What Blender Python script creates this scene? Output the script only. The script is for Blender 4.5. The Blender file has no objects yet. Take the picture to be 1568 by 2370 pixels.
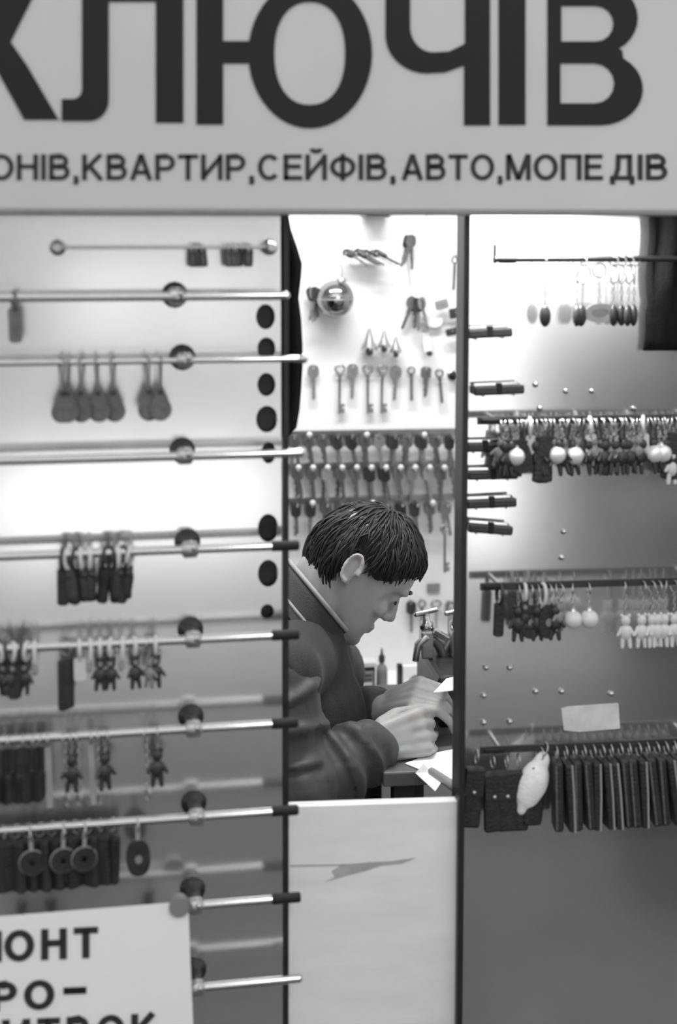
import bpy, bmesh, math, random
import numpy as np
from mathutils import Vector, Matrix, Euler

random.seed(7)
SC = bpy.context.scene
COL = SC.collection
R = math.radians
PI = math.pi

# ------------------------------------------------------------------ camera
W, H, F = 1568.0, 2370.0, 3290.0
PPX, PPY = 784.0, 838.0
PITCH, YAW = R(5.0), R(7.0)
CAM = Vector((0.0, -1.95, 1.70))
FWD = Vector((math.sin(YAW) * math.cos(PITCH), math.cos(YAW) * math.cos(PITCH), -math.sin(PITCH)))
RGT = Vector((math.cos(YAW), -math.sin(YAW), 0.0))
UPV = RGT.cross(FWD)
cd = bpy.data.cameras.new('camera')
cam = bpy.data.objects.new('camera', cd)
COL.objects.link(cam)
mw = Matrix((RGT, UPV, -FWD)).transposed().to_4x4()
mw.translation = CAM
cam.matrix_world = mw
cd.sensor_fit = 'AUTO'
cd.sensor_width = 36.0
cd.lens = F / H * 36.0
cd.shift_y = (PPY - H / 2) / H
cd.clip_start = 0.05
cd.dof.use_dof = True
cd.dof.focus_distance = 2.36
cd.dof.aperture_fstop = 1.7
SC.camera = cam

# ------------------------------------------------------------------ world (even overcast sky) and exposure
wd = bpy.data.worlds.new('overcast_sky')
SC.world = wd
wd.use_nodes = True
wd.node_tree.nodes['Background'].inputs[0].default_value = (0.72, 0.72, 0.72, 1)
wd.node_tree.nodes['Background'].inputs[1].default_value = 1.6
SC.view_settings.view_transform = 'Standard'
SC.view_settings.look = 'None'
SC.view_settings.gamma = 1.0
SC.view_settings.use_curve_mapping = False
SC.view_settings.exposure = 0.0


def ray(px, py):
    return (FWD + RGT * ((px - PPX) / F) + UPV * (-(py - PPY) / F))


def at(px, py, Y=0.0):
    """point of the plane y = Y that the photograph shows at this pixel"""
    d = ray(px, py)
    return CAM + d * ((Y - CAM.y) / d.y)


# the left display board is a door leaf, a few degrees open about its right edge
LX = at(656, 1400, 0.0).x
LANG = R(3.0)
LN = Vector((math.sin(LANG), -math.cos(LANG), 0))      # its front normal, towards the street
LU = Vector((LN.y * -1, LN.x, 0))                      # along the leaf, towards +x
LO = Vector((LX, 0, 0))


def atL(px, py, off=0.0):
    d = ray(px, py)
    o = LO + LN * off
    t = (o - CAM).dot(LN) / d.dot(LN)
    return CAM + d * t


# ------------------------------------------------------------------ materials (all procedural, the photograph is black and white)
MATS = {}


def mat(name, v, rough=0.5, metal=0.0, noise=0.0, scale=30.0, bump=0.0, spec=0.5, emit=0.0, sheen=0.0, coat=0.0, bscale=None, stretch=None):
    if name in MATS:
        return MATS[name]
    m = bpy.data.materials.new(name)
    m.use_nodes = True
    nt = m.node_tree
    b = nt.nodes['Principled BSDF']
    b.inputs['Base Color'].default_value = (v, v, v, 1)
    b.inputs['Roughness'].default_value = rough
    b.inputs['Metallic'].default_value = metal
    b.inputs['Specular IOR Level'].default_value = spec
    b.inputs['Sheen Weight'].default_value = sheen
    b.inputs['Coat Weight'].default_value = coat
    if emit:
        b.inputs['Emission Color'].default_value = (1, 1, 1, 1)
        b.inputs['Emission Strength'].default_value = emit
    tc = nt.nodes.new('ShaderNodeTexCoord')
    src = tc.outputs['Object']
    if stretch:
        mp = nt.nodes.new('ShaderNodeMapping')
        mp.inputs['Scale'].default_value = stretch
        nt.links.new(src, mp.inputs['Vector'])
        src = mp.outputs['Vector']
    if noise:
        n = nt.nodes.new('ShaderNodeTexNoise')
        n.inputs['Scale'].default_value = scale
        n.inputs['Detail'].default_value = 5
        nt.links.new(src, n.inputs['Vector'])
        r = nt.nodes.new('ShaderNodeValToRGB')
        lo, hi = max(0, v * (1 - noise)), min(1, v * (1 + noise))
        r.color_ramp.elements[0].position = 0.3
        r.color_ramp.elements[1].position = 0.7
        r.color_ramp.elements[0].color = (lo, lo, lo, 1)
        r.color_ramp.elements[1].color = (hi, hi, hi, 1)
        nt.links.new(n.outputs['Fac'], r.inputs['Fac'])
        nt.links.new(r.outputs['Color'], b.inputs['Base Color'])
    if bump:
        n2 = nt.nodes.new('ShaderNodeTexNoise')
        n2.inputs['Scale'].default_value = bscale or scale * 3
        n2.inputs['Detail'].default_value = 3
        nt.links.new(src, n2.inputs['Vector'])
        bp = nt.nodes.new('ShaderNodeBump')
        bp.inputs['Strength'].default_value = bump
        bp.inputs['Distance'].default_value = 0.01
        nt.links.new(n2.outputs['Fac'], bp.inputs['Height'])
        nt.links.new(bp.outputs['Normal'], b.inputs['Normal'])
    MATS[name] = m
    return m


M_SIGN = mat('sign_board_paint', 0.53, 0.55, noise=0.05, scale=4, bump=0.02)
M_INK = mat('sign_black_film', 0.012, 0.6, spec=0.25)
M_INK2 = mat('sign_small_lettering_film', 0.035, 0.6, spec=0.25)
M_MIRROR = mat('polished_steel_sheet', 0.80, 0.18, metal=0.92, noise=0.03, scale=6, bump=0.012, bscale=5)
M_BAY = mat('satin_steel_sheet', 0.78, 0.16, metal=0.90, noise=0.06, scale=5, bump=0.015, bscale=6)
M_CHROME = mat('chrome_tube', 0.55, 0.12, metal=1.0, noise=0.03, scale=40)
M_STEEL = mat('dull_steel', 0.45, 0.32, metal=0.9, noise=0.1, scale=60)
M_NICKEL = mat('nickel_key_metal', 0.33, 0.3, metal=0.8, noise=0.12, scale=80)
M_BRASS = mat('darkened_key_metal', 0.16, 0.4, metal=0.55, noise=0.2, scale=80)
M_RUBBER = mat('black_rubber', 0.012, 0.6, spec=0.3, noise=0.2, scale=60)
M_BLACK = mat('black_painted_metal', 0.015, 0.45, spec=0.4, noise=0.2, scale=40)
M_DARKPL = mat('dark_plastic', 0.03, 0.35, noise=0.2, scale=40)
M_GREYPL = mat('grey_plastic', 0.22, 0.4, noise=0.1, scale=40)
M_WHITEPL = mat('white_plastic', 0.62, 0.3, noise=0.04, scale=30)
M_LEATHER = mat('dark_leather', 0.02, 0.5, noise=0.35, scale=60, bump=0.25, bscale=250)
M_LEATHER2 = mat('brown_leather_grey', 0.12, 0.5, noise=0.3, scale=60, bump=0.25, bscale=250)
M_FUR = mat('white_fur_felt', 0.8, 0.9, noise=0.08, scale=50, bump=0.2, bscale=200, sheen=0.4)
M_PAPER = mat('white_paper', 0.9, 0.8, noise=0.02, scale=8)
M_WALLIN = mat('white_wall_panel', 0.82, 0.6, noise=0.03, scale=5, bump=0.02)
M_WALLIN2 = mat('pale_grey_wall_panel', 0.78, 0.6, noise=0.04, scale=6, bump=0.03)
M_COUNTER_BASE = 0.60
M_TABLE = mat('grey_table_laminate', 0.4, 0.4, noise=0.08, scale=15)
M_SKIN = mat('skin', 0.34, 0.5, noise=0.06, scale=25, bump=0.03, bscale=120)
M_SKIN.node_tree.nodes['Principled BSDF'].inputs['Subsurface Weight'].default_value = 0.08
M_HAIR = mat('dark_hair', 0.016, 0.55, noise=0.3, scale=40, spec=0.35)
M_JACKET = mat('dark_jacket_cloth', 0.02, 0.75, noise=0.2, scale=30, bump=0.15, bscale=300, sheen=0.06)
M_SLEEVE = mat('padded_sleeve_cloth', 0.038, 0.6, noise=0.12, scale=18, bump=0.08, bscale=120, sheen=0.08)
M_PIPING = mat('pale_collar_piping', 0.30, 0.7, noise=0.1, scale=50)
M_TROUSER = mat('charcoal_trousers', 0.05, 0.85, noise=0.2, scale=30, bump=0.1)
M_CLOTH = mat('black_cloth', 0.008, 0.9, spec=0.15, noise=0.3, scale=25, bump=0.15, bscale=200)
M_ASPHALT = mat('asphalt', 0.075, 0.85, noise=0.3, scale=20, bump=0.2, bscale=120)
M_PLASTER = mat('opposite_plaster', 0.62, 0.85, noise=0.08, scale=3, bump=0.05)
M_EYE = mat('eye_white', 0.6, 0.2, noise=0.02, scale=30)


# ------------------------------------------------------------------ mesh helpers
class MB:
    def __init__(s):
        s.v, s.f, s.sm = [], [], []

    def add(s, vs, fs, smooth=False):
        o = len(s.v)
        s.v += [Vector(p) for p in vs]
        s.f += [tuple(i + o for i in q) for q in fs]
        s.sm += [smooth] * len(fs)
        return s

    def box(s, c, d, rot=None, bev=0.0):
        bm = bmesh.new()
        bmesh.ops.create_cube(bm, size=1.0)
        for v in bm.verts:
            v.co = Vector((v.co.x * d[0], v.co.y * d[1], v.co.z * d[2]))
        if bev:
            bmesh.ops.bevel(bm, geom=list(bm.edges), offset=bev, segments=2, affect='EDGES', profile=0.5)
        m = rot.to_matrix() if isinstance(rot, Euler) else (rot or Matrix.Identity(3))
        bm.verts.ensure_lookup_table()
        s.add([m @ v.co + Vector(c) for v in bm.verts], [[v.index for v in f.verts] for f in bm.faces])
        bm.free()
        return s

    def tube(s, pts, rad, n=12, caps=True, smooth=True, closed=False):
        pts = [Vector(p) for p in pts]
        k = len(pts)
        rads = list(rad) if isinstance(rad, (list, tuple)) else [rad] * k
        vs, fs = [], []
        ref = None
        for i, p in enumerate(pts):
            if closed:
                t = pts[(i + 1) % k] - pts[i - 1]
            else:
                t = pts[min(i + 1, k - 1)] - pts[max(i - 1, 0)]
            t = t.normalized() if t.length > 1e-9 else Vector((0, 0, 1))
            if ref is None:
                ref = Vector((0, 0, 1)) if abs(t.z) < 0.9 else Vector((1, 0, 0))
            a = (ref - t * ref.dot(t)).normalized()
            ref = a
            b = t.cross(a)
            for j in range(n):
                w = 2 * PI * j / n
                vs.append(p + (a * math.cos(w) + b * math.sin(w)) * rads[i])
        for i in range(k if closed else k - 1):
            i2 = (i + 1) % k
            for j in range(n):
                j2 = (j + 1) % n
                fs.append((i * n + j, i * n + j2, i2 * n + j2, i2 * n + j))
        s.add(vs, fs, smooth)
        if caps and not closed:
            s.add(vs[:n], [tuple(reversed(range(n)))])
            s.add(vs[-n:], [tuple(range(n))])
        return s

    def ell(s, c, r, rot=None, nu=16, nv=10):
        m = rot if isinstance(rot, Matrix) else (rot.to_matrix() if rot else Matrix.Identity(3))
        vs, fs = [], []
        c = Vector(c)
        for i in range(1, nv):
            th = PI * i / nv
            for j in range(nu):
                w = 2 * PI * j / nu
                vs.append(m @ Vector((r[0] * math.sin(th) * math.cos(w), r[1] * math.sin(th) * math.sin(w), r[2] * math.cos(th))) + c)
        t = len(vs)
        vs.append(m @ Vector((0, 0, r[2])) + c)
        vs.append(m @ Vector((0, 0, -r[2])) + c)
        for i in range(nv - 2):
            for j in range(nu):
                j2 = (j + 1) % nu
                fs.append((i * nu + j, (i + 1) * nu + j, (i + 1) * nu + j2, i * nu + j2))
        for j in range(nu):
            j2 = (j + 1) % nu
            fs.append((t, j, j2))
            fs.append((t + 1, (nv - 2) * nu + j2, (nv - 2) * nu + j))
        return s.add(vs, fs, True)

    def cone(s, a, b, ra, rb, n=14):
        """tapered limb with round ends"""
        a, b = Vector(a), Vector(b)
        d = (b - a)
        L = d.length
        t = d / L if L > 1e-9 else Vector((0, 0, 1))
        pts, rr = [], []
        for q in (-1, -0.8, -0.5, -0.2):
            pts.append(a + t * ra * q); rr.append(max(1e-4, ra * math.sqrt(max(0, 1 - q * q))))
        for q in (0, 0.33, 0.66, 1.0):
            pts.append(a + d * q); rr.append(ra + (rb - ra) * q)
        for q in (0.2, 0.5, 0.8, 1.0):
            pts.append(b + t * rb * q); rr.append(max(1e-4, rb * math.sqrt(max(0, 1 - q * q))))
        return s.tube(pts, rr, n)

    def torus(s, c, Rr, r, ax='x', nu=20, nv=8, sc=(1, 1)):
        c = Vector(c)
        pts = []
        for i in range(nu):
            w = 2 * PI * i / nu
            p, q = Rr * sc[0] * math.cos(w), Rr * sc[1] * math.sin(w)
            pts.append(c + (Vector((0, p, q)) if ax == 'x' else Vector((p, 0, q)) if ax == 'y' else Vector((p, q, 0))))
        return s.tube(pts, r, nv, closed=True)

    def lathe(s, prof, c=(0, 0, 0), axis=(0, 0, 1), n=20):
        ax = Vector(axis).normalized()
        q = Vector((0, 0, 1)).rotation_difference(ax).to_matrix()
        c = Vector(c)
        vs, fs = [], []
        for (r, z) in prof:
            for j in range(n):
                w = 2 * PI * j / n
                vs.append(c + q @ Vector((r * math.cos(w), r * math.sin(w), z)))
        for i in range(len(prof) - 1):
            for j in range(n):
                j2 = (j + 1) % n
                fs.append((i * n + j, i * n + j2, (i + 1) * n + j2, (i + 1) * n + j))
        s.add(vs, fs, True)
        s.add(vs[:n], [tuple(reversed(range(n)))])
        s.add(vs[-n:], [tuple(range(n))])
        return s

    def mesh(s, name, off=Vector((0, 0, 0))):
        me = bpy.data.meshes.new(name)
        me.from_pydata([tuple(p - off) for p in s.v], [], s.f)
        me.polygons.foreach_set('use_smooth', s.sm)
        me.update()
        return me

    def build(s, name, m, parent=None, off=None):
        o = off
        if o is None:
            o = Vector((0, 0, 0))
            if parent:
                r = parent
                while r.parent:
                    r = r.parent
                o = Vector(r.location)
        return link(name, s.mesh(name, o), m, parent)


def link(name, me, m, parent=None):
    o = bpy.data.objects.new(name, me)
    COL.objects.link(o)
    if m is not None and len(me.materials) == 0:
        me.materials.append(m)
    if parent:
        o.parent = parent
    return o


def tag(o, label=None, cat=None, group=None, kind=None):
    if label: o['label'] = label
    if cat: o['category'] = cat
    if group: o['group'] = group
    if kind: o['kind'] = kind
    return o


def thing(name, label, cat, loc=(0, 0, 0), group=None):
    o = bpy.data.objects.new(name, None)
    o.empty_display_size = 0.02
    COL.objects.link(o)
    o.location = loc
    return tag(o, label, cat, group)


def recenter(o):
    """top-level single mesh: put its origin at the middle of its base"""
    me = o.data
    n = len(me.vertices)
    a = np.empty(n * 3, dtype=np.float64)
    me.vertices.foreach_get('co', a)
    a = a.reshape(-1, 3)
    lo, hi = a.min(0), a.max(0)
    c = np.array([(lo[0] + hi[0]) / 2, (lo[1] + hi[1]) / 2, lo[2]])
    me.vertices.foreach_set('co', (a - c).ravel())
    me.update()
    o.location = Vector(c)
    return o


def copy_tree(o, parent=None):
    c = o.copy()
    COL.objects.link(c)
    c.parent = parent
    for ch in list(o.children):
        copy_tree(ch, c)
    return c


def struct(name, mb, m, parent=None):
    o = mb.build(name, m, parent)
    if not parent:
        o['kind'] = 'structure'
    return o


def eval_mesh(obj, name):
    dg = bpy.context.evaluated_depsgraph_get()
    dg.update()
    me = bpy.data.meshes.new_from_object(obj.evaluated_get(dg), depsgraph=dg)
    me.name = name
    return me


def shape2d(loops, depth):
    """flat outline(s) with holes (list of 2D loops) as a solid of this thickness in the local xy plane -> (verts, faces)"""
    cu = bpy.data.curves.new('outline', 'CURVE')
    cu.dimensions = '2D'
    cu.fill_mode = 'BOTH'
    cu.extrude = depth / 2
    for lp in loops:
        sp = cu.splines.new('POLY')
        sp.points.add(len(lp) - 1)
        for i, p in enumerate(lp):
            sp.points[i].co = (p[0], p[1], 0, 1)
        sp.use_cyclic_u = True
    ob = bpy.data.objects.new('outline', cu)
    COL.objects.link(ob)
    me = eval_mesh(ob, 'outline')
    bpy.data.objects.remove(ob)
    bpy.data.curves.remove(cu)
    vs = [v.co.copy() for v in me.vertices]
    fs = [tuple(p.vertices) for p in me.polygons]
    bpy.data.meshes.remove(me)
    return vs, fs


def glyph(ch, t):
    """one capital of a plain grotesque as strokes of thickness t in a cell of height 1 -> (width, strokes)"""
    h = t / 2
    A_ = lambda cx, cy, rx, ry, a0, a1, n=12: [(cx + rx * math.cos(R(a0 + (a1 - a0) * i / n)), cy + ry * math.sin(R(a0 + (a1 - a0) * i / n))) for i in range(n + 1)]
    w = {'О': 0.86, 'Н': 0.74, 'І': t, 'В': 0.72, 'К': 0.75, 'А': 0.78, 'Р': 0.70, 'Т': 0.70, 'И': 0.76, 'Й': 0.76, 'С': 0.80, 'Е': 0.66, 'Ф': 0.90, 'М': 0.88, 'П': 0.74, 'Д': 0.82, 'Л': 0.76, 'Б': 0.70, ',': 0.22}[ch]
    L_, Rr = (h, 0, h, 1), (w - h, 0, w - h, 1)
    ln = lambda *q: [(q[i], q[i + 1]) for i in range(0, len(q), 2)]
    S = []
    if ch == 'О': S = [A_(w / 2, .5, w / 2 - h, .51 - h, 0, 360, 36)]
    elif ch == 'С': S = [A_(w / 2, .5, w / 2 - h, .51 - h, 42, 318, 30)]
    elif ch == 'І': S = [ln(*L_)]
    elif ch == 'Н': S = [ln(*L_), ln(*Rr), ln(h, .53, w - h, .53)]
    elif ch == 'П': S = [ln(*L_), ln(*Rr), ln(0, 1 - h, w, 1 - h)]
    elif ch == 'Е': S = [ln(*L_), ln(0, 1 - h, w - .02, 1 - h), ln(0, .53, w - .06, .53), ln(0, h, w, h)]
    elif ch == 'Т': S = [ln(0, 1 - h, w, 1 - h), ln(w / 2, 0, w / 2, 1)]
    elif ch in 'ИЙ': S = [ln(*L_), ln(*Rr), ln(h, .04 + h, w - h, .96 - h)] + ([A_(w / 2, 1.22, .15, .11, 180, 360, 10)] if ch == 'Й' else [])
    elif ch == 'М': S = [ln(*L_), ln(*Rr), ln(h * 1.1, 1, w / 2, .02), ln(w - h * 1.1, 1, w / 2, .02)]
    elif ch == 'А': S = [ln(h * .9, 0, w / 2, 1), ln(w - h * .9, 0, w / 2, 1), ln(.2 * w, .3, .8 * w, .3)]
    elif ch == 'К': S = [ln(*L_), ln(h, .36, w - .09, 1), ln(.34 * w, .56, w - .07, 0)]
    elif ch == 'Р':
        r = (1 - h - .44) / 2
        S = [ln(*L_), [(h, 1 - h), (w - h - r, 1 - h)] + A_(w - h - r, 1 - h - r, r, r, 90, -90) + [(h, .44)]]
    elif ch == 'В':
        r1, r2 = (1 - h - .53) / 2, (.53 - h) / 2
        S = [ln(*L_), [(h, 1 - h), (w - .05 - h - r1, 1 - h)] + A_(w - .05 - h - r1, 1 - h - r1, r1, r1, 90, -90) + [(h, .53)],
             [(h, .53), (w - h - r2, .53)] + A_(w - h - r2, h + r2, r2, r2, 90, -90) + [(h, h)]]
    elif ch == 'Б':
        r2 = (.56 - h) / 2
        S = [ln(*L_), ln(0, 1 - h, w - .06, 1 - h), [(h, .56), (w - h - r2, .56)] + A_(w - h - r2, h + r2, r2, r2, 90, -90) + [(h, h)]]
    elif ch == 'Ф': S = [ln(w / 2, -.02, w / 2, 1.02), A_(w / 2, .51, w / 2 - h, .33, 0, 360, 32)]
    elif ch == 'Л': S = [ln(*Rr), ln(.2 * w, 1 - h, w, 1 - h), [(.2 * w + h, 1), (.2 * w + h, .3), (.12 * w, h), (0, h)]]
    elif ch == 'Д': S = [ln(0, h, w, h), ln(h, -.17, h, h), ln(w - h, -.17, w - h, h), ln(.24 * w, 1 - h, w - .08, 1 - h), ln(w - .08 - h, 0, w - .08 - h, 1), [(.24 * w + h, 1), (.22 * w + h, .45), (.1 * w + h, h)]]
    elif ch == ',': S = [ln(.11, t, .11, 0), ln(.11 + h * .5, 0.02, .11 - h * .4, -.16)]
    return w, S


def stroke_faces(pts, t, vs, fs):
    """ribbon of width t along a polyline with mitred bends"""
    n = len(pts)
    closed = math.hypot(pts[0][0] - pts[-1][0], pts[0][1] - pts[-1][1]) < 1e-6 and n > 3
    o = len(vs)
    for i in range(n):
        def dr(a, b):
            dx, dy = b[0] - a[0], b[1] - a[1]
            l = math.hypot(dx, dy) or 1
            return dx / l, dy / l
        if closed:
            d0 = dr(pts[i - 1] if i else pts[n - 2], pts[i]); d1 = dr(pts[i], pts[i + 1] if i < n - 1 else pts[1])
        else:
            d0 = dr(pts[max(i - 1, 0)], pts[i]) if i else dr(pts[0], pts[1])
            d1 = dr(pts[i], pts[i + 1]) if i < n - 1 else d0
        nx, ny = -(d0[1] + d1[1]) / 2, (d0[0] + d1[0]) / 2
        l = math.hypot(nx, ny) or 1
        k = min(1.4, 1 / l) * t / 2
        vs += [Vector((pts[i][0] + nx / l * k, pts[i][1] + ny / l * k, 0)), Vector((pts[i][0] - nx / l * k, pts[i][1] - ny / l * k, 0))]
    for i in range(n - 1):
        fs.append((o + 2 * i, o + 2 * i + 1, o + 2 * i + 3, o + 2 * i + 2))


def text2d(body, t=0.15, gap=0.13):
    vs, fs = [], []
    x = 0.0
    for ch in body:
        w, S = glyph(ch, t)
        for p in S:
            stroke_faces([(a + x, b) for a, b in p], t, vs, fs)
        x += w + gap
    return vs, fs


def ellipse(cx, cy, rx, ry, n=32, e=2.0):
    out = []
    for i in range(n):
        w = 2 * PI * i / n
        c, q = math.cos(w), math.sin(w)
        out.append((cx + rx * math.copysign(abs(c) ** (2 / e), c), cy + ry * math.copysign(abs(q) ** (2 / e), q)))
    return out


def arc(cx, cy, rx, ry, a0, a1, n=10):
    return [(cx + rx * math.cos(R(a0 + (a1 - a0) * i / n)), cy + ry * math.sin(R(a0 + (a1 - a0) * i / n))) for i in range(n + 1)]


def remesh(mb, voxel, smooth=4, fac=0.5):
    """weld overlapping closed pieces into one continuous surface"""
    me = mb.mesh('weld')
    ob = bpy.data.objects.new('weld', me)
    COL.objects.link(ob)
    m = ob.modifiers.new('r', 'REMESH')
    m.mode = 'VOXEL'
    m.voxel_size = voxel
    m.use_smooth_shade = True
    if smooth:
        s = ob.modifiers.new('s', 'SMOOTH')
        s.factor = fac
        s.iterations = smooth
    out = eval_mesh(ob, 'welded')
    bpy.data.objects.remove(ob)
    bpy.data.meshes.remove(me)
    out.materials.clear()
    for p in out.polygons:
        p.use_smooth = True
    return out


def mesh_shift(me, off):
    n = len(me.vertices)
    a = np.empty(n * 3)
    me.vertices.foreach_get('co', a)
    a = a.reshape(-1, 3) - np.array(off)
    me.vertices.foreach_set('co', a.ravel())
    me.update()

# ================================================================== THE SETTING
BACK = 0.95                     # inner face of the kiosk's rear wall
struct('ground', MB().box((0.3, -2.4, -0.05), (14, 9.0, 0.1)), M_ASPHALT)
struct('floor', MB().box((0.15, 0.49, 0.01), (2.5, 1.06, 0.02)), M_TABLE)
struct('wall_back', MB().box((0.15, BACK + 0.025, 1.16), (2.5, 0.05, 2.28)), M_WALLIN2)
struct('wall_left', MB().box((-1.075, 0.49, 1.16), (0.05, 0.86, 2.28)), M_WALLIN)
struct('wall_right', MB().box((1.375, 0.49, 1.16), (0.05, 0.86, 2.28)), M_WALLIN)
struct('ceiling', MB().box((0.15, 0.48, 2.325), (2.5, 1.08, 0.05)), M_WALLIN)

# unseen street side; its lit panes and doors are added for the sheets' reflections
OPP = -4.0
struct('wall_opposite', MB().box((0.3, OPP - 0.1, 1.3), (14, 0.2, 2.6)), M_PLASTER)
M_LIT = mat('reflected_glow', 0.8, 0.4, emit=2.6, noise=0.1, scale=3)  # added glow that brightens patches reflected in the steel
M_LIT2 = mat('dim_reflected_glow', 0.5, 0.3, emit=1.45, noise=0.2, scale=3)  # weaker added glow for the upper patch in the leaf
M_DGLASS = mat('dark_window_glass', 0.02, 0.12, noise=0.1, scale=3)


def opp_glow_window(n, x0, x1, z0, z1, m, cells):  # frame with glowing panes, added out of view for bright reflections
    fr = MB()
    for z in (z0, z1):
        fr.box(((x0 + x1) / 2, OPP + 0.02, z), (x1 - x0 + 0.06, 0.06, 0.05))
    for i in range(cells + 1):
        fr.box((x0 + (x1 - x0) * i / cells, OPP + 0.02, (z0 + z1) / 2), (0.05, 0.06, z1 - z0))
    w = struct('window_%d' % n, fr, M_GREYPL)
    for i in range(cells):
        a = x0 + (x1 - x0) * (i + 0.5) / cells
        MB().box((a, OPP + 0.012, (z0 + z1) / 2), ((x1 - x0) / cells - 0.05, 0.012, z1 - z0 - 0.05)).build('pane', m, w)


opp_glow_window(1, -0.33, 0.88, 0.42, 0.80, M_LIT, 2)
opp_glow_window(2, -0.05, 0.85, 1.27, 1.62, M_LIT2, 2)
opp_glow_window(3, 1.20, 1.53, 0.28, 2.1, M_LIT, 1)
opp_glow_window(4, 1.58, 2.12, 1.46, 2.1, M_LIT, 1)
struct('sidewalk', MB().box((0.3, OPP + 0.36, 0.01), (14, 0.70, 0.06)), mat('pale_paving', 0.42, 0.8, noise=0.15, scale=12, bump=0.1))
sh_ = struct('door_2', MB().box((1.73, OPP + 0.02, 0.70), (0.30, 0.04, 1.36)), mat('added_grey_shutter', 0.11, 0.5, noise=0.1, scale=10))  # unseen grey shutter, added to darken the steel sheet's reflection
for k in range(12):
    MB().box((1.73, OPP + 0.046, 0.10 + k * 0.11), (0.29, 0.012, 0.09), bev=0.003).build('shutter_slat', MATS['added_grey_shutter'], sh_)
dr = struct('door_1', MB().box((2.55, OPP + 0.03, 0.72), (1.3, 0.06, 1.36)), M_BLACK)  # unseen dark door, added for the dark side of the sheet's reflection
MB().box((2.62, OPP + 0.066, 0.95), (0.9, 0.012, 0.7)).build('pane', M_DGLASS, dr)
MB().tube([(2.05, OPP + 0.1, 0.95), (2.05, OPP + 0.1, 1.25)], 0.012).build('door_handle', M_CHROME, dr)

# unseen bracket lamp, added to put a glint along the chrome rods
M_GLOBE = mat('lamp_globe_glow', 0.9, 0.3, emit=90.0, noise=0.01)
g0 = Vector((0.66, -2.6, 2.95))
sl = thing('added_globe_lamp', 'round globe lamp on a bracket arm, added out of view for the rod glints', 'lamp', (g0.x, OPP - 0.05, 2.6))
MB().ell(g0, (0.10, 0.10, 0.10), None, 24, 16).build('globe', M_GLOBE, sl)
MB().lathe([(0.03, 0), (0.06, 0.004), (0.05, 0.03), (0.015, 0.05)], g0 + Vector((0, 0, 0.078)), (0, 0, 1), 20).build('cap', M_BLACK, sl)
MB().tube([(g0.x, OPP - 0.05, 2.58), (g0.x, OPP - 0.05, 2.9), (g0.x, OPP + 0.05, 3.12), (g0.x, OPP + 0.4, 3.22), (g0.x, g0.y - 0.1, 3.2), (g0.x, g0.y, 3.12), g0 + Vector((0, 0, 0.1))], 0.014, 10).build('arm', M_BLACK, sl)

# unseen black bin, added for a dark reflection in the steel sheet
lb = thing('added_bin', 'tall black bin added out of view for a dark reflection in the steel sheet', 'bin', (1.30, -1.35, 0.0))
MB().box((1.30, -1.35, 0.50), (0.26, 0.26, 0.96), bev=0.02).build('body', M_BLACK, lb)
MB().box((1.30, -1.35, 1.03), (0.29, 0.29, 0.06), bev=0.02).build('lid', M_DARKPL, lb)
MB().box((1.30, -1.215, 0.86), (0.18, 0.012, 0.09), bev=0.004).build('opening', M_RUBBER, lb)
for sx in (-1, 1):
    MB().box((1.30 + sx * 0.09, -1.35, 0.012), (0.05, 0.22, 0.024), bev=0.003).build('foot', M_STEEL, lb)

# ------------------------------------------------------------------ fascia sign with its lettering
SY = -0.05
z_sb = at(784, 489, SY).z
x0, x1 = at(-420, 300, SY).x, at(1900, 300, SY).x
sign = thing('fascia_sign', 'wide pale sign board with big black letters above the kiosk window', 'sign', ((x0 + x1) / 2, SY + 0.02, z_sb))
MB().box(((x0 + x1) / 2, SY + 0.02, z_sb + 0.26), (x1 - x0, 0.04, 0.52), bev=0.004).build('board', M_SIGN, sign)
lip = MB()
lip.tube([(x0, SY + 0.004, z_sb - 0.002), (x1, SY + 0.004, z_sb - 0.002)], 0.0035, 8)
lip.build('edge_shadow_strip', M_GREYPL, sign)  # darker strip added as the shadow line along the board's lower edge
struct('trim_1', MB().box((0.15, 0.0, z_sb + 0.38), (2.5, 0.05, 0.60)), M_WALLIN2)


def px_poly(loops, Y, depth, name, m, parent):
    vs, fs = shape2d(loops, depth)
    mb = MB()
    mb.add([at(v.x, v.y, Y) + Vector((0, v.z, 0)) for v in vs], fs)
    return mb.build(name, m, parent)


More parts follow.
